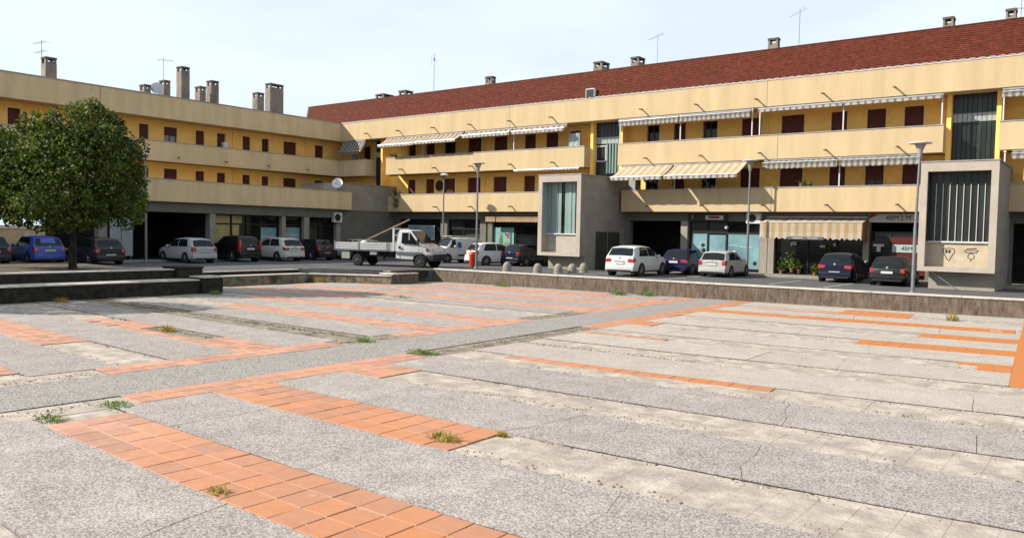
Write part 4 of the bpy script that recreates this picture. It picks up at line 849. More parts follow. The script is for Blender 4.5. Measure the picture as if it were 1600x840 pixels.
def wheel(parent, x, y, r, w=.2, rim=rim_m):
    o = MB().lathe([(r*.62, -w/2), (r*.92, -w/2), (r, -w/2+.03), (r, w/2-.03), (r*.92, w/2), (r*.62, w/2)], 22, (x, y, r), 'y').build('wheel', rubber, parent, smooth=True)
    s = 1 if y > 0 else -1; mb = MB().lathe([(.001, 0), (r*.12, .01), (r*.13, -.02), (r*.58, -.03), (r*.64, 0), (r*.64, -.06), (.001, -.06)], 18, (0, 0, 0), 'y')
    for v in range(len(mb.v)): a, b, c = mb.v[v]; mb.v[v] = (x+a, y+s*(w/2+b), r+c)
    for k in range(5):
        t = k*2*math.pi/5; mb.tube((x+r*.1*math.cos(t), y+s*(w/2+.005), r+r*.1*math.sin(t)), (x+r*.6*math.cos(t), y+s*(w/2+.0), r+r*.6*math.sin(t)), .03, .022, 6)
    mb.build('rim', rim, o, smooth=True); return o
# top outlines: (position along the car from the rear 0..1, height 0..1)
PROF = {
 'hatch': dict(top=[(0,.60),(.012,.63),(.045,.72),(.085,.90),(.13,.965),(.24,.995),(.40,1.0),(.52,.975),(.60,.88),(.70,.69),(.74,.645),(.86,.585),(.95,.51),(.985,.43),(1,.36)], belt=.605, rear=(1.2,3.2), front=(7.1,9.1), pill=[.40,.62]),
 'suv': dict(top=[(0,.60),(.01,.66),(.04,.76),(.075,.92),(.12,.975),(.25,1.0),(.40,1.0),(.52,.98),(.60,.89),(.70,.71),(.74,.67),(.87,.62),(.955,.55),(.985,.45),(1,.36)], belt=.62, rear=(1.2,3.2), front=(7.1,9.1), pill=[.40,.62]),
 'mini': dict(top=[(0,.58),(.012,.62),(.05,.70),(.09,.92),(.13,.975),(.25,.998),(.42,1.0),(.55,.985),(.61,.90),(.70,.72),(.735,.665),(.86,.62),(.95,.55),(.985,.45),(1,.36)], belt=.60, rear=(1.2,3.2), front=(7.1,9.1), pill=[.42,.64]),
 'wagon': dict(top=[(0,.58),(.01,.63),(.035,.72),(.065,.90),(.10,.965),(.25,.995),(.42,1.0),(.54,.975),(.61,.88),(.70,.69),(.74,.64),(.87,.58),(.955,.51),(.985,.43),(1,.36)], belt=.60, rear=(1.2,3.2), front=(7.1,9.1), pill=[.34,.5,.66]),
 'van': dict(top=[(0,.62),(.004,.70),(.012,.86),(.03,.97),(.06,.99),(.25,1.0),(.50,1.0),(.64,.985),(.70,.90),(.80,.66),(.82,.62),(.90,.56),(.96,.50),(.985,.43),(1,.34)], belt=.60, rear=(.6,2.4), front=(7.1,9.1), pill=[.60]),
}
def car(name, label, kind, L, W, H, pm, loc, heading, cat='car', windows=True, roof_m=None, lamp='tall', plate_z=.47, trim_bumper=False, lights=red_light, wheel_r=None, solid_rear=False, rim=rim_m):
    """loc = ground point under the middle of the rear bumper, heading = way the nose points"""
    t = thing(name, label, cat, loc, heading, 'parked cars'); pr = PROF[kind]; hw = W/2; st = []; clear = .17 if kind != 'suv' else .22
    for u, h in pr['top']:
        x = u*L; zr = h*H; zt = min(pr['belt']*H-(.03*H if u > .6 else 0)+.02*H*(1-u), zr-.015)
        nose = max(0, (u-.80)/.20); tail = max(0, (.10-u)/.10)
        w = hw*(1-.20*nose**2.2-.09*tail**1.6); green = min(1, max(0, (zr-zt)/(.3*H)))
        gr = w*(.90-.17*green); gw = w*(.93-.07*green); zb = clear+.10*nose**2+.09*tail
        st.append((x, section(w, zb, zt, zr, gw, gr)))
    sh = Shell(st); sh.body().build('body', pm, t, smooth=True)
    idx = lambda u: next((k+(u-a[0])/(b[0]-a[0]) for k, (a, b) in enumerate(zip(pr['top'], pr['top'][1:])) if a[0] <= u <= b[0]), 0)
    gm = car_glass
    if not solid_rear:
        a, b = pr['rear']; mb = MB()
        for side in (1, -1): q = sh.patch(a, b, 7.15, 9, side, .014, 5, 5); mb.add(q.v, q.f)
        mb.build('rear_window', gm, t, smooth=True)
    a, b = pr['front']; mb = MB()
    for side in (1, -1): q = sh.patch(a, b, 7.12, 9, side, .014, 5, 5); mb.add(q.v, q.f)
    mb.build('windscreen', gm, t, smooth=True)
    u0, u1 = (.13, .665); cuts = [u0]+pr['pill']+[u1]
    if kind == 'van': cuts = [.60, .775]
    for a, b in zip(cuts, cuts[1:]):
        for side in (1, -1):
            last = b == cuts[-1]; first = a == cuts[0] and kind != 'van'
            i0 = idx(a+.008); i1 = idx(b-.008)
            sh.patch(i0, i1, 5.18, 6.85, side, .012, 6, 4, skew0=.55 if first else 0, skew1=-1.0 if last else 0).build('side_window', gm, t, smooth=True)
    r = wheel_r or (.31 if kind != 'suv' else .345); fx, rx = L*.81, L*.19
    for x in (fx, rx):
        for s in (1, -1):
            wheel(t, x, s*(hw-.115), r, .21, rim)
            MB().lathe([(r*1.0, 0), (r*1.17, 0), (r*1.17, .012), (r*1.0, .012)], 20, (x, s*(hw-.004)-(.006), r), 'y').build('wheel_arch', trim_m, t)
            MB().lathe([(.001, 0), (r*1.15, 0), (r*1.15, .16), (.001, .16)], 20, (x, (hw-.165 if s > 0 else -hw+.005), r), 'y').build('arch_liner', trim_m, t)
    # rear end
    bz = .24*H; wr = hw*.90
    bm_ = MB(); bm_.box(-.06, .10, -wr, wr, clear+.09, .36*H); bm_.build('rear_bumper', trim_m if trim_bumper else pm, t, bevel=.045, smooth=True)
    B(-.062, .02, -wr*.86, wr*.86, clear+.06, clear+.16).build('bumper_skirt', trim_m, t, bevel=.02)
    lw, l0, l1 = {'tall': (.20, .46, .64), 'wide': (.34, .47, .60), 'round': (.19, .44, .60), 'slim': (.15, .38, .86)}[lamp]
    for s in (1, -1):
        y1 = wr*1.015; lb = MB(); lb.add([(-.022, s*y1, l0*H), (-.022, s*(y1-lw), l0*H+.02), (-.012, s*(y1-lw), l1*H-.03), (.01, s*y1*.985, l1*H), (.17, s*(y1+.035), l0*H+.03), (.17, s*(y1+.02), l1*H+.02), (.05, s*(y1-lw), l0*H), (.07, s*(y1-lw), l1*H-.02)],
            [(0,1,2,3), (0,3,5,4), (1,6,7,2), (3,2,7,5), (0,4,6,1), (4,5,7,6)]); lb.build('tail_lamp', lights, t, bevel=.012, smooth=True)
    B(-.035, -.01, -.26, .26, plate_z*H-.055, plate_z*H+.055).build('licence_plate', plate_m, t, bevel=.006)
    B(-.018, .03, -.3, .3, plate_z*H+.075, plate_z*H+.1).build('boot_handle', trim_m, t, bevel=.006)
    MB().lathe([(.001, -.02), (.055, -.015), (.055, 0), (.001, 0)], 12, (-.005 if plate_z < .5 else .02, 0, .62*H), 'x').build('badge', alu, t)
    for s in (1, -1):
        MB().lathe([(.001,-.1),(.07,-.07),(.09,0),(.07,.07),(.001,.1)], 10, (L*.655, s*(hw+.06), .655*H), 'x').build('wing_mirror', pm, t, smooth=True)
        B(L*.945, L*1.0-.012, s*hw*.45, s*hw*.8, .44*H, .51*H).build('headlamp', clear_lamp, t, bevel=.02)
        for u in (.35, .52): B(u*L, u*L+.15, s*(hw-.01), s*(hw+.022), .555*H, .575*H).build('door_handle', pm, t)
        B(L*.29, L*.71, s*(hw*.955), s*(hw*1.003), clear+.02, clear+.09).build('sill', trim_m, t, bevel=.015)
    B(L*.96, L+.03, -hw*.7, hw*.7, clear+.08, .36*H).build('front_bumper', pm, t, bevel=.05, smooth=True)
    MB().tube((L*.2, 0, H*.99), (L*.15, 0, H*1.0+.16), .008, n=5).build('aerial', trim_m, t)
    return t
H90, H180 = R(90), R(180)
p_white = paint('white', (.66,.66,.65)); p_silver = paint('silver', (.50,.52,.54), .32); p_black = paint('black', (.010,.010,.011)); p_blue = paint('bright_blue', (.05,.11,.46)); p_navy = paint('navy', (.008,.011,.032)); p_indigo = paint('indigo', (.014,.014,.062)); p_champ = paint('champagne', (.50,.49,.46), .32); p_charcoal = paint('charcoal', (.025,.025,.028))
car('car', 'white tall family car with red lamps next to the narrow concrete bay', 'suv', 4.3, 1.82, 1.62, p_white, (-20.95, 36.6, PZ), R(93), lamp='wide', plate_z=.44)
car('car', 'indigo blue hatchback between the white tall car and the silver hatchback', 'hatch', 4.0, 1.68, 1.46, p_indigo, (-20.0, 41.0, PZ), R(92), lamp='wide', plate_z=.5)
car('car', 'silver white hatchback with black bumper strip before the teal shop', 'hatch', 3.85, 1.66, 1.43, p_champ, (-17.5, 40.5, PZ), R(92), lamp='tall', plate_z=.5)
car('car', 'dark blue hatchback with bright red lamps under the checked shop awning', 'hatch', 4.2, 1.76, 1.50, p_navy, (-11.45, 41.6, PZ), R(91), lamp='wide', plate_z=.34)
car('car', 'small black hatchback with chrome trim beside the large concrete bay', 'mini', 3.7, 1.68, 1.42, p_black, (-8.85, 40.9, PZ), R(91), lamp='round', plate_z=.46)
car('car', 'navy hatchback with its tail toward the two near bollards', 'hatch', 4.0, 1.70, 1.45, p_navy, (-31.75, 41.1, PZ), R(86), lamp='tall', plate_z=.34)
car('car', 'small white hatchback behind the red bin', 'hatch', 3.85, 1.68, 1.50, p_white, (-33.9, 39.7, PZ), R(70), lamp='tall')
car('car', 'silver hatchback alone in front of the dark garage of the left wing', 'hatch', 4.0, 1.72, 1.50, p_silver, (-43.3, 26.4, PZ), R(180), lamp='tall', plate_z=.34)
car('car', 'black tall car with slim lamps between the silver and the white hatchback', 'suv', 4.0, 1.72, 1.66, p_black, (-43.7, 29.8, PZ), R(178), lamp='slim', plate_z=.5)
car('car', 'white hatchback with dark rear window before the shops of the left wing', 'hatch', 4.1, 1.74, 1.55, p_white, (-43.4, 32.95, PZ), R(180), lamp='wide', plate_z=.48)
car('car', 'black hatchback mostly in shade right of the white hatchback', 'hatch', 4.0, 1.72, 1.48, p_black, (-43.9, 36.1, PZ), R(180), lamp='tall', plate_z=.34)
car('car', 'pale estate car half hidden behind the flatbed of the truck', 'wagon', 4.5, 1.76, 1.50, p_silver, (-42.2, 38.8, PZ), R(172), lamp='slim', plate_z=.4)
car('car', 'bright blue small car left of the tree trunk', 'mini', 3.75, 1.70, 1.52, p_blue, (-45.2, 18.55, PZ), R(179), lamp='round', plate_z=.5)
car('car', 'charcoal hatchback right behind the tree trunk', 'hatch', 4.0, 1.72, 1.48, p_charcoal, (-43.4, 20.9, PZ), R(180), lamp='round', plate_z=.36)
car('car', 'dark car cut off by the left edge of the picture', 'hatch', 4.1, 1.72, 1.5, p_charcoal, (-45.4, 16.0, PZ), R(180), lamp='tall')
# panel van with roof rack
v = car('van', 'white panel van with a roof rack behind the truck cab', 'van', 3.8, 1.72, 1.76, p_white, (-37.1, 44.0, PZ), R(258), cat='van', solid_rear=True, lamp='slim', plate_z=.4)
for s in (1, -1):
    B(.9, 2.2, s*.875, s*.885, .48, .60).build('rub_strip', trim_m, v); MB().add([(1.9, s*.842, 1.08), (2.25, s*.842, 1.08), (2.18, s*.80, 1.45), (1.9, s*.80, 1.45), (1.9, s*.86, 1.08), (2.25, s*.86, 1.08), (2.18, s*.815, 1.45), (1.9, s*.815, 1.45)], [(0,1,2,3),(4,5,6,7),(0,4,5,1),(1,5,6,2),(2,6,7,3),(3,7,4,0)]).build('blue_logo', mat('blue_decal', (.03,.12,.35), .4), v)
    MB().add([(.25, s*.80, 1.2), (.75, s*.82, 1.2), (.7, s*.79, 1.5), (.3, s*.78, 1.5), (.25, s*.845, 1.2), (.75, s*.85, 1.2), (.7, s*.805, 1.5), (.3, s*.80, 1.5)], [(0,1,2,3),(4,5,6,7),(0,4,5,1),(1,5,6,2),(2,6,7,3),(3,7,4,0)]).build('orange_logo', mat('orange_decal', (.55,.25,.05), .4), v)
rk = MB()
for y in (-.6, .6): rk.tube((.3, y, 1.86), (2.6, y, 1.86), .025, n=6)
for x in (.4, 1.1, 1.8, 2.5): rk.tube((x, -.62, 1.86), (x, .62, 1.86), .022, n=6); rk.tube((x, -.6, 1.68), (x, -.6, 1.86), .02, n=6); rk.tube((x, .6, 1.68), (x, .6, 1.86), .02, n=6)
rk.build('roof_rack', alu, v)

# ================================================================= flatbed truck
tr = thing('flatbed_truck', 'white flatbed truck with a long plank propped against its cab', 'truck', (-38.6, 33.0, PZ), R(18.5), 'parked cars')
TW = 1.0
prof = [(4.15,.52),(4.15,1.98),(4.32,2.22),(4.75,2.24),(5.05,2.20),(5.75,1.42),(6.35,1.22),(6.50,1.0),(6.53,.62),(6.4,.42)]
cab = MB(); n_ = len(prof)
for y, k in ((-TW, 0), (-TW*.93, 1), (TW*.93, 2), (TW, 3)):
    ins = 0
    for x, z in prof:
        zz = z; yy = y
        if z > 1.3: yy = y*(1-.13*(z-1.3)/.9)
        if x > 6.2: yy *= .93
        cab.v.append((x, yy, zz if k in (1, 2) else zz-(.03 if z > 2.1 else 0)))
for k in range(3):
    for i in range(n_): cab.f.append((k*n_+i, k*n_+(i+1) % n_, (k+1)*n_+(i+1) % n_, (k+1)*n_+i))
cab.f.append(tuple(range(n_))); cab.f.append(tuple(range(3*n_, 4*n_))[::-1])
cab.build('cab', p_white, tr, smooth=True, bevel=.03)
def cy_(z, s): return s*(TW*(1-.13*max(0, z-1.3)/.9)+.008)
for s in (1, -1):
    pts = [(4.5,1.42),(5.62,1.38),(5.5,1.55),(5.03,2.06),(4.5,2.06)]; mb = MB(); mb.v = [(x, cy_(z, s), z) for x, z in pts]+[(x, cy_(z, s)-s*.02, z) for x, z in pts]; k = len(pts); mb.f = [tuple(range(k)), tuple(range(k, 2*k))]+[(i, (i+1) % k, k+(i+1) % k, k+i) for i in range(k)]
    mb.build('side_window', car_glass, tr); B(4.98, 5.02, s*TW*.93, s*(TW*.95+.012), 1.42, 2.05).build('window_post', p_white, tr)
    B(4.2, 5.85, s*(TW-.005), s*(TW+.012), .74, .92).build('side_stripe', mat('grey_stripe', (.12,.15,.16), .5), tr); B(4.42, 4.435, s*(TW-.004), s*(TW+.004), .55, 1.4).build('door_gap', trim_m, tr); B(5.66, 5.675, s*(TW-.004), s*(TW+.004), .9, 1.38).build('door_gap', trim_m, tr)
    MB().lathe([(.001,0),(.09,.01),(.09,-.01),(.001,-.01)], 14, (4.4, s*(TW+.008), 1.18), 'y').build('fuel_cap', trim_m, tr)
    MB().tube((5.6, s*TW, 1.45), (5.7, s*(TW+.16), 1.5), .02, n=6).build('mirror_arm', trim_m, tr); B(5.62, 5.74, s*(TW+.1), s*(TW+.26), 1.36, 1.68).build('wing_mirror', trim_m, tr, bevel=.02)
    B(6.2, 6.5, s*.72, s*.955, 1.0, 1.16).build('headlamp', clear_lamp, tr, bevel=.02); B(6.1, 6.3, s*.93, s*.962, .98, 1.14).build('indicator', amber_lamp, tr, bevel=.01)
    for y0 in (0,): B(5.95, 6.25, s*.55, s*.72, 1.285, 1.30).build('bonnet_vent', trim_m, tr)
ws = MB(); ws.add([(5.10,-.76,2.155),(5.10,.76,2.155),(5.72,.86,1.46),(5.72,-.86,1.46),(5.14,-.76,2.18),(5.14,.76,2.18),(5.76,.86,1.48),(5.76,-.86,1.48)], [(0,1,2,3),(4,5,6,7),(0,4,5,1),(1,5,6,2),(2,6,7,3),(3,7,4,0)]).build('windscreen', car_glass, tr)
B(6.1, 6.6, -.96, .96, .40, .80).build('front_bumper', trim_m, tr, bevel=.06, smooth=True)
B(.0, 4.05, -1.03, 1.03, .92, 1.0).build('bed_floor', alu, tr)
for s in (1, -1):
    for x0, x1 in ((.02, 1.62), (1.76, 3.55)):
        b_o = B(x0, x1, s*1.03, s*1.06, 1.0, 1.42).build('bed_side', alu, tr)
        for z in (1.0, 1.145, 1.29): B(x0, x1, s*1.06, s*1.075, z+.006, z+.128).build('plank', mat('pale_alu_board', (.66,.66,.66), .4, .3, var=.08), b_o)
    for x in (-.02, 1.66, 3.58): B(x, x+.07, s*1.02, s*1.085, .95, 1.5 if x < 0 else 1.44).build('stake', galv, tr)
    B(3.7, 3.76, s*1.02, s*1.07, 1.0, 1.44).build('bed_end_post', galv, tr)
B(-.03, .0, -1.03, 1.03, 1.0, 1.42).build('tailgate', amber_lamp if False else mat('rusty_tailgate', (.4,.2,.1), .6, var=.2), tr)
for y in (-.95, .95): B(3.92, 4.02, y-.05, y+.05, .92, 2.32).build('headboard_post', white_paint, tr)
hb = MB()
for z in (1.5, 1.9, 2.28): hb.box(3.94, 4.0, -.9, .9, z-.03, z+.03)
hb.build('headboard', white_paint, tr)
B(.1, 4.2, -.4, .4, .55, .92).build('chassis', trim_m, tr)
for x, s2 in ((1.55, .9), (5.75, .93)):
    for s in (1, -1):
        wheel(tr, x, s*s2, .36, .24, mat('grey_steel_rim', (.14,.14,.14), .6, .3)); mb = MB()
        for k in range(13):
            a = math.pi*k/12; b = math.pi*(k+1)/12
            if k < 12: mb.add([(x+.46*math.cos(a), s*(s2-.15), .36+.46*math.sin(a)), (x+.46*math.cos(a), s*(s2+.13), .36+.46*math.sin(a)), (x+.46*math.cos(b), s*(s2+.13), .36+.46*math.sin(b)), (x+.46*math.cos(b), s*(s2-.15), .36+.46*math.sin(b)), (x+.43*math.cos(a), s*(s2-.15), .36+.43*math.sin(a)), (x+.43*math.cos(a), s*(s2+.13), .36+.43*math.sin(a)), (x+.43*math.cos(b), s*(s2+.13), .36+.43*math.sin(b)), (x+.43*math.cos(b), s*(s2-.15), .36+.43*math.sin(b))], [(0,1,2,3),(7,6,5,4),(0,4,5,1),(2,6,7,3)])
        mb.build('mudguard', trim_m, tr)
        if x > 5: MB().lathe([(.001,0),(.47,0),(.47,.012),(.001,.012)], 24, (x, s*(TW+.002)-(.006), .42), 'y').build('wheel_well', trim_m, tr)
        else: pass
B(.45, 1.0, -.98, -.6, .42, .85).build('tool_box', mat('pale_green_box', (.36,.4,.33), .6), tr); B(2.4, 2.85, -.98, -.7, .70, .88).build('battery_box', alu, tr); B(2.9, 3.3, -.98, -.7, .4, .6).build('side_tank', trim_m, tr)
tag(MB().tube((-36.95, 33.25, 2.15), (-34.2, 34.35, 3.5), .042, n=8).build('timber_pole', mat('weathered_timber', (.38,.30,.22), .85, var=.2)), 'long wooden pole leaning from the truck bed over its cab', 'pole')
q = random.Random(3)
for i, (dx, r_, lb) in enumerate(((1.55, .24, 'white sack heaped in the truck bed beside the pole'), (1.95, .2, 'smaller white sack in the truck bed'), (1.75, .2, 'pale bundle between the sacks in the truck bed'))):
    bm = bmesh.new(); bmesh.ops.create_icosphere(bm, subdivisions=3, radius=r_)
    for vv in bm.verts: vv.co *= 1+q.uniform(-.09, .09); vv.co.z *= .8
    me = bpy.data.meshes.new('sack'); bm.to_mesh(me); bm.free(); me.polygons.foreach_set('use_smooth', [True]*len(me.polygons))
    a = R(18.5); px, py = -38.6+dx*math.cos(a)+.5*math.sin(a), 33.0+dx*math.sin(a)-.5*math.cos(a)
    tag(link('sack', me, white_paint, None, (px, py, PZ+1.0+.8*r_+ (.22 if i == 2 else .05))), lb, 'sack', 'sacks in the truck')

# ================================================================= lamp posts, bollards, bin
def lamp_post(label, x, y, h, kind='disc', lean=0):
    t = thing('lamp_post', label, 'lamp post', (x, y, PZ), 0, 'lamp posts')
    MB().tube((0,0,-.05),(0,0,h*.45),.075,.065,12).build('pole', galv, t, smooth=True); MB().tube((0,0,h*.45),(lean,0,h-.55),.055,.045,12).build('upper_pole', galv, t, smooth=True)
    MB().lathe([(.14,0),(.14,.06),(.09,.12)], 14).build('base_collar', galv, t)
    if kind == 'disc':
        MB().lathe([(.05,-.6),(.08,-.55),(.10,-.3),(.2,-.05),(.24,0),(.001,.0)], 18, (lean,0,h)).build('lantern', mat('frosted_lantern', (.40,.40,.37), .4), t, smooth=True); MB().lathe([(.001,0),(.44,.0),(.44,.03),(.2,.07),(.001,.08)], 22, (lean,0,h)).build('lamp_disc', white_paint, t, smooth=True)
    else:
        o = MB().lathe([(.001,-.12),(.2,-.1),(.3,-.02),(.3,.03),(.14,.12),(.001,.14)], 16, (0,0,0)).build('lantern', white_paint, t, smooth=True); o.location = (.12, -.1, h-.1); o.scale = (1.15, .8, .8); B(-.25, .1, -.26, .06, h-.28, h-.2).build('reflector', black_metal, t); MB().tube((lean,0,h-.56),(.1,-.08,h-.2),.04,n=8).build('arm', galv, t)
    return t
lamp_post('tall grey lamp post standing before the large concrete bay', -6.78, 36.0, 6.15, lean=.06)
lamp_post('tall grey lamp post beside the silver white hatchback', -16.9, 44.0, 6.5)
lamp_post('tall grey lamp post with the red bin', -30.28, 36.0, 6.2)
lamp_post('grey lamp post rising behind the white panel van', -39.2, 42.8, 6.35, 'side')
lamp_post('grey lamp post right of the leafy tree', -45.5, 23.95, 6.4, 'side')
for x, y, lb in ((-27.5,35.4,'stone bollard nearest the red bin'),(-25.3,35.3,'second stone bollard from the red bin'),(-24.55,36.2,'stone bollard third from the red bin'),(-24.1,36.9,'stone bollard fourth from the red bin'),(-24.3,38.4,'stone bollard nearest the white tall car')):
    t = thing('bollard', lb, 'bollard', (x, y, PZ), 0, 'stone bollards')
    MB().lathe([(.24,-.05),(.25,.2),(.23,.34),(.18,.46),(.1,.53),(.001,.55)], 16).build('stone', bollard_m, t, smooth=True); MB().lathe([(.27,-.05),(.27,.03),(.24,.05)], 16).build('foot', bollard_m, t)
t = thing('litter_bin', 'red litter bin fixed to the lamp post', 'bin', (-30.62, 36.05, PZ))
MB().lathe([(.17,.12),(.2,.16),(.2,.85),(.21,.87),(.001,.88)], 18).build('drum', bin_red, t, smooth=True); MB().lathe([(.21,.88),(.16,.99),(.001,1.02)], 18).build('lid', bin_red, t, smooth=True); B(.19, .32, -.03, .03, .55, .62).build('bracket', galv, t); MB().tube((0,0,-.02),(0,0,.13),.04,n=8).build('stem', galv, t)
# notice boards behind the tree
t = wthing('notice_board', 'pale grey double notice board right of the charcoal hatchback', 'board', (-47, 23.2, PZ)); B(-47.0, -46.95, 22.55, 23.2, 1.0, 3.3).build('board', mat('grey_board', (.36,.40,.41), .5, var=.1), t); B(-47.0, -46.95, 23.24, 23.9, 1.0, 3.4).build('board', MATS['grey_board'], t)
for y in (22.6, 23.85): MB().tube((-47.05, y, PZ), (-47.05, y, 3.3), .03, n=6).build('leg', galv, t)

# ================================================================= aerials
def aerial(label, x, y, z0, z1, kind, rz=0.):
    t = thing('tv_antenna', label, 'antenna', (x, y, z0), rz, 'roof antennas'); h = z1-z0
    MB().tube((0,0,-.3),(0,0,h),.018,n=6).build('mast', galv, t); mb = MB()
    def yagi(z, l, tilt):
        a = Vector((-l*.35, 0, z)); b = Vector((l*.65, 0, z+tilt)); mb.tube(a, b, .012, n=5)
        for k in range(7): p = a.lerp(b, k/6); w = .18 if k else .32; mb.tube(p+Vector((0,-w,0)), p+Vector((0,w,0)), .008, n=4)
    if kind == 'yagi': yagi(h-.15, 1.1, -.05); yagi(h*.45, .8, -.12)
    elif kind == 'tilt': yagi(h-.05, .9, -.28)
    else:
        for s in (-1, 1): mb.tube((s*.28,0,h-.9),(s*.28,0,h),.01,n=4); mb.tube((0,0,h-.5),(s*.28,0,h-.5),.01,n=4)
        mb.lathe([(.001,0),(.06,.1),(.05,.3),(.001,.35)], 8, (0,0,h-.6)); mb.tube((0,0,h*.5),(.4,0,h*.45),.01,n=4)
    mb.build('elements', galv, t); return t
aerial('antenna on the lone chimney above the tree', -57.1, 23.0, 13.6, 14.9, 'yagi', R(200)); aerial('antenna between the chimneys of the left wing', -57.0, 31.35, 11.6, 15.25, 'yagi', R(40)); aerial('tall forked antenna over the left part of the red roof', -44.3, 47, 13.6, 16.95, 'fork')
aerial('antenna above the middle of the red roof', -24.5, 47, 13.6, 15.9, 'tilt', R(190)); aerial('tall antenna above the checked shop awning', -15.4, 47, 13.6, 16.1, 'tilt', R(170)); aerial('antenna mast at the right end of the red roof', -4.5, 47, 13.6, 15.6, 'yagi')
t = thing('satellite_dish', 'dark thin roof dish beside the antenna on the left wing', 'satellite dish', (-57, 31.0, 11.5)); o = MB().lathe([(.001,0),(.3,.03),(.45,.1),(.43,.11),(.001,.03)], 16).build('reflector', alu, t, smooth=True); o.rotation_euler = (R(75), 0, R(60)); o.location = (.1, -.2, 1.4); MB().tube((0,0,0),(0,0,1.4),.02,n=6).build('mast', galv, t)

# ================================================================= trees
def leaf_cloud(lobes, n, size, seed, shell=.62, gaps=55):
    g = np.random.default_rng(seed); P = []; Nn = []
    vol = np.array([l[3]*l[4]*l[5] for l in lobes])**.72; cnt = (n*vol/vol.sum()).astype(int)
    for (x, y, z, rx, ry, rz), c in zip(lobes, cnt):
        d = g.normal(size=(c, 3)); d /= np.linalg.norm(d, axis=1)[:, None]; r_ = shell+(1.04-shell)*g.random((c, 1))**.6; r_[g.random(c) < .12] *= .6
        P.append(d*r_*[rx, ry, rz]+[x, y, z]); Nn.append(d)
    P = np.vstack(P); Nn = np.vstack(Nn)
    # clump: pull leaves toward twig ends, and cut a few holes
    tw = P[g.integers(0, len(P), max(20, n//28))]; ctr = P[g.integers(0, len(P), gaps)]
    keep = np.ones(len(P), bool)
    for c in ctr: keep &= ~((np.linalg.norm(P-c, axis=1) < g.uniform(.15, .5)) & (g.random(len(P)) < .9))
    P = P[keep]; Nn = Nn[keep]
    idx = g.integers(0, len(tw), len(P)); near_ = np.zeros(len(P), int)
    for a in range(0, len(P), 2000): near_[a:a+2000] = np.argmin(((P[a:a+2000, None]-tw[None])**2).sum(2), 1)
    P = P+(tw[near_]-P)*g.uniform(.05, .55, (len(P), 1))
    d = g.normal(size=P.shape)+Nn*.5+[0, 0, -.25]; d /= np.linalg.norm(d, axis=1)[:, None]
    e = np.cross(d, g.normal(size=P.shape)); e /= np.linalg.norm(e, axis=1)[:, None]; nr = np.cross(d, e)
    s = size*g.uniform(.6, 1.25, (len(P), 1))
    V = np.stack([P, P+d*s*.5+e*s*.38+nr*s*.06, P+d*s*1.05, P+d*s*.5-e*s*.38+nr*s*.06], 1).reshape(-1, 3)
    me = bpy.data.meshes.new('crown'); k = len(P); me.vertices.add(4*k); me.vertices.foreach_set('co', V.ravel().astype(np.float32)); me.loops.add(4*k); me.loops.foreach_set('vertex_index', np.arange(4*k, dtype=np.int32)); me.polygons.add(k); me.polygons.foreach_set('loop_start', np.arange(0, 4*k, 4, dtype=np.int32)); me.update(calc_edges=True); me.validate()
    return me
def tree(name, label, loc, lobes, n, size, trunk_h, trunk_r, lm, seed, limbs=7):
    t = thing(name, label, 'tree', loc); link('crown', leaf_cloud(lobes, n, size, seed), lm, t)
    q = random.Random(seed); tk = MB(); pts = [Vector((0,0,-.2)), Vector((.03,.02,trunk_h*.5)), Vector((-.02,.05,trunk_h)), Vector((.05,0,trunk_h*1.8))]; rr = [trunk_r*1.25, trunk_r, trunk_r*.85, trunk_r*.4]
    for (a, b), (r0, r1) in zip(zip(pts, pts[1:]), zip(rr, rr[1:])): tk.tube(a, b, r0, r1, 12)
    tk.build('trunk', bark, t, smooth=True); lb = MB()
    for i in range(limbs):
        l = lobes[i % len(lobes)]; a = Vector((0,0,trunk_h*q.uniform(.85, 1.3))); b = Vector((l[0]+q.uniform(-.4,.4)*l[3], l[1]+q.uniform(-.4,.4)*l[4], l[2]+q.uniform(-.2,.4)*l[5])); m1 = a.lerp(b, .5)+Vector((0,0,.3))
        lb.tube(a, m1, trunk_r*.45, trunk_r*.28, 7); lb.tube(m1, b, trunk_r*.28, trunk_r*.08, 6)
    lb.build('limb', bark, t, smooth=True); return t
lobes = [(0,0,4.0,2.9,2.9,2.1),(.35,.35,5.55,1.75,1.75,1.55),(1.15,.8,4.7,1.6,1.6,1.65),(-1.2,-.8,4.9,1.9,1.8,1.45),(1.65,1.1,3.1,1.3,1.3,1.2),(-1.9,-1.4,3.4,1.6,1.6,1.4),(.2,-.6,2.75,2.3,2.3,1.2),(.9,.7,5.9,1.1,1.1,1.05)]
q = random.Random(4)
for _ in range(34):
    l = lobes[q.randrange(0, 8)]; v3 = Vector((q.gauss(0,1), q.gauss(0,1), q.gauss(.25,1))).normalized(); r_ = q.uniform(.32, .72)
    lobes.append((l[0]+v3.x*l[3]*.93, l[1]+v3.y*l[4]*.93, l[2]+v3.z*l[5]*.93, r_, r_, r_*.85))
tree('linden_tree', 'dense round leafy tree standing in the planter on the left', (-35.86, 15.61, .9), lobes, 42000, .135, 1.75, .145, leaf_m, 11, 9)
lobes2 = [(0,0,4.0,2.2,2.2,1.9),(.5,.3,5.0,1.4,1.4,1.1),(.9,.8,3.0,1.2,1.2,1.2)]
tree('linden_tree', 'lighter leafy tree cut off by the left edge of the picture', (-39.5, 13.0, .9), lobes2, 9000, .18, 1.7, .15, leaf_light, 12, 6)
tree('linden_tree', 'leafy tree outside the frame that shades the plaza', (-33.9, 7.6, .9), [(0,0,4.0,2.4,2.4,2.0),(.4,.3,5.2,1.4,1.4,1.2)], 8000, .2, 1.7, .16, leaf_m, 13, 5) if True else None
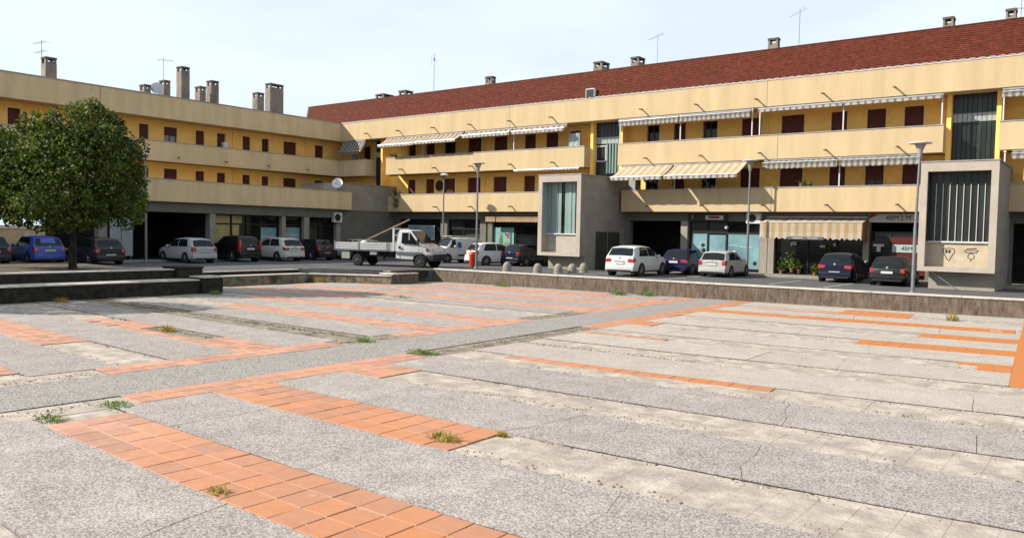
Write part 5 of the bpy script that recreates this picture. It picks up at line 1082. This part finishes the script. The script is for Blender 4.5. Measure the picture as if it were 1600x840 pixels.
for i, (x, y, r_, lb) in enumerate(((-66, 9.5, 2.3, 'tall bush in the yard seen under the left wing at the picture edge'), (-67, 13.5, 2.3, 'tall bush in the yard behind the dark car at the picture edge'), (-66.5, 17.5, 2.2, 'bush in the yard behind the bright blue car'), (-67.5, 21.5, 2.2, 'bush in the yard behind the charcoal hatchback'))):
    tree('yard_bush', lb, (x, y, PZ), [(0,0,2.0,r_,r_,1.9),(.6,.9,2.9,r_*.7,r_*.7,1.4),(-.3,-1.2,2.7,r_*.7,r_*.7,1.3)], 4200, .26, .6, .08, leaf_light, 20+i, 3)

# ================================================================= weeds in the joints
def weed(label, x, y, n, h, spread, m_, z=0.):
    q = random.Random(int(abs(x)*97+y*13)); mb = MB(); n = int(n*1.8)
    for i in range(n):
        a = q.uniform(0, 6.28); r_ = spread*q.random()**.7; b = Vector((r_*math.cos(a)*1.6, r_*math.sin(a), 0)); hh = h*q.uniform(.35, 1); ln = Vector((q.gauss(0, .35), q.gauss(0, .35), 1)).normalized(); e = Vector((math.cos(a+1.5), math.sin(a+1.5), 0))*.009
        mid = b+ln*hh*.6; tip = b+ln*hh+Vector((q.gauss(0,.04), q.gauss(0,.04), -.02)); mb.add([b-e, b+e, mid+e*.8, mid-e*.8, tip], [(0,1,2,3), (3,2,4)])
    tag(mb.build('weed_clump', m_, None, loc=(x, y, z-.02)), label, 'weed', 'weeds in the paving joints')
for a in (('yellow weed at the foot of the dark step wall',-30.4,12.86,90,.28,.22,weed_m),('yellow weed on the orange strip left of the path',-20.4,11.33,70,.25,.16,weed_m),('weed beside the low pier',-30.2,18.9,80,.3,.25,weed_green),('rusty weed before the recessed steps',-33.9,27.3,90,.4,.3,weed_m),('green weed at the edge of the path below the steps',-15.2,13.75,70,.16,.2,weed_green),('bright green weed beside the path, nearest the middle',-12.86,13.4,120,.14,.3,weed_green),('dry grass clump growing on the end of the middle orange strip',-7.25,8.0,110,.17,.16,weed_m),('tiny tuft at the far corner of the middle orange strip',-6.79,8.72,45,.13,.07,weed_m),('dry tuft at the edge of the front orange strip',-7.55,4.78,60,.12,.1,weed_m),('bright green weed at the foot of the retaining wall',-18.9,33.0,110,.35,.3,weed_green),('green weed at the foot of the retaining wall, right of the brightest',-17.7,33.6,110,.35,.35,weed_green),('low weed at the wall left of the bollards',-25.8,32.9,90,.3,.4,weed_green),('single weed before the right end of the retaining wall',-4.73,32.3,60,.4,.14,weed_m),('moss weed above the corner of the front orange strip',-12.5,6.1,90,.09,.22,weed_green),('moss weed at the left corner of the front orange strip',-12.3,5.05,80,.09,.2,weed_green),('thin weed line at the end of a far orange strip',-24.2,23.9,80,.14,.35,weed_green)):
    weed(*a)
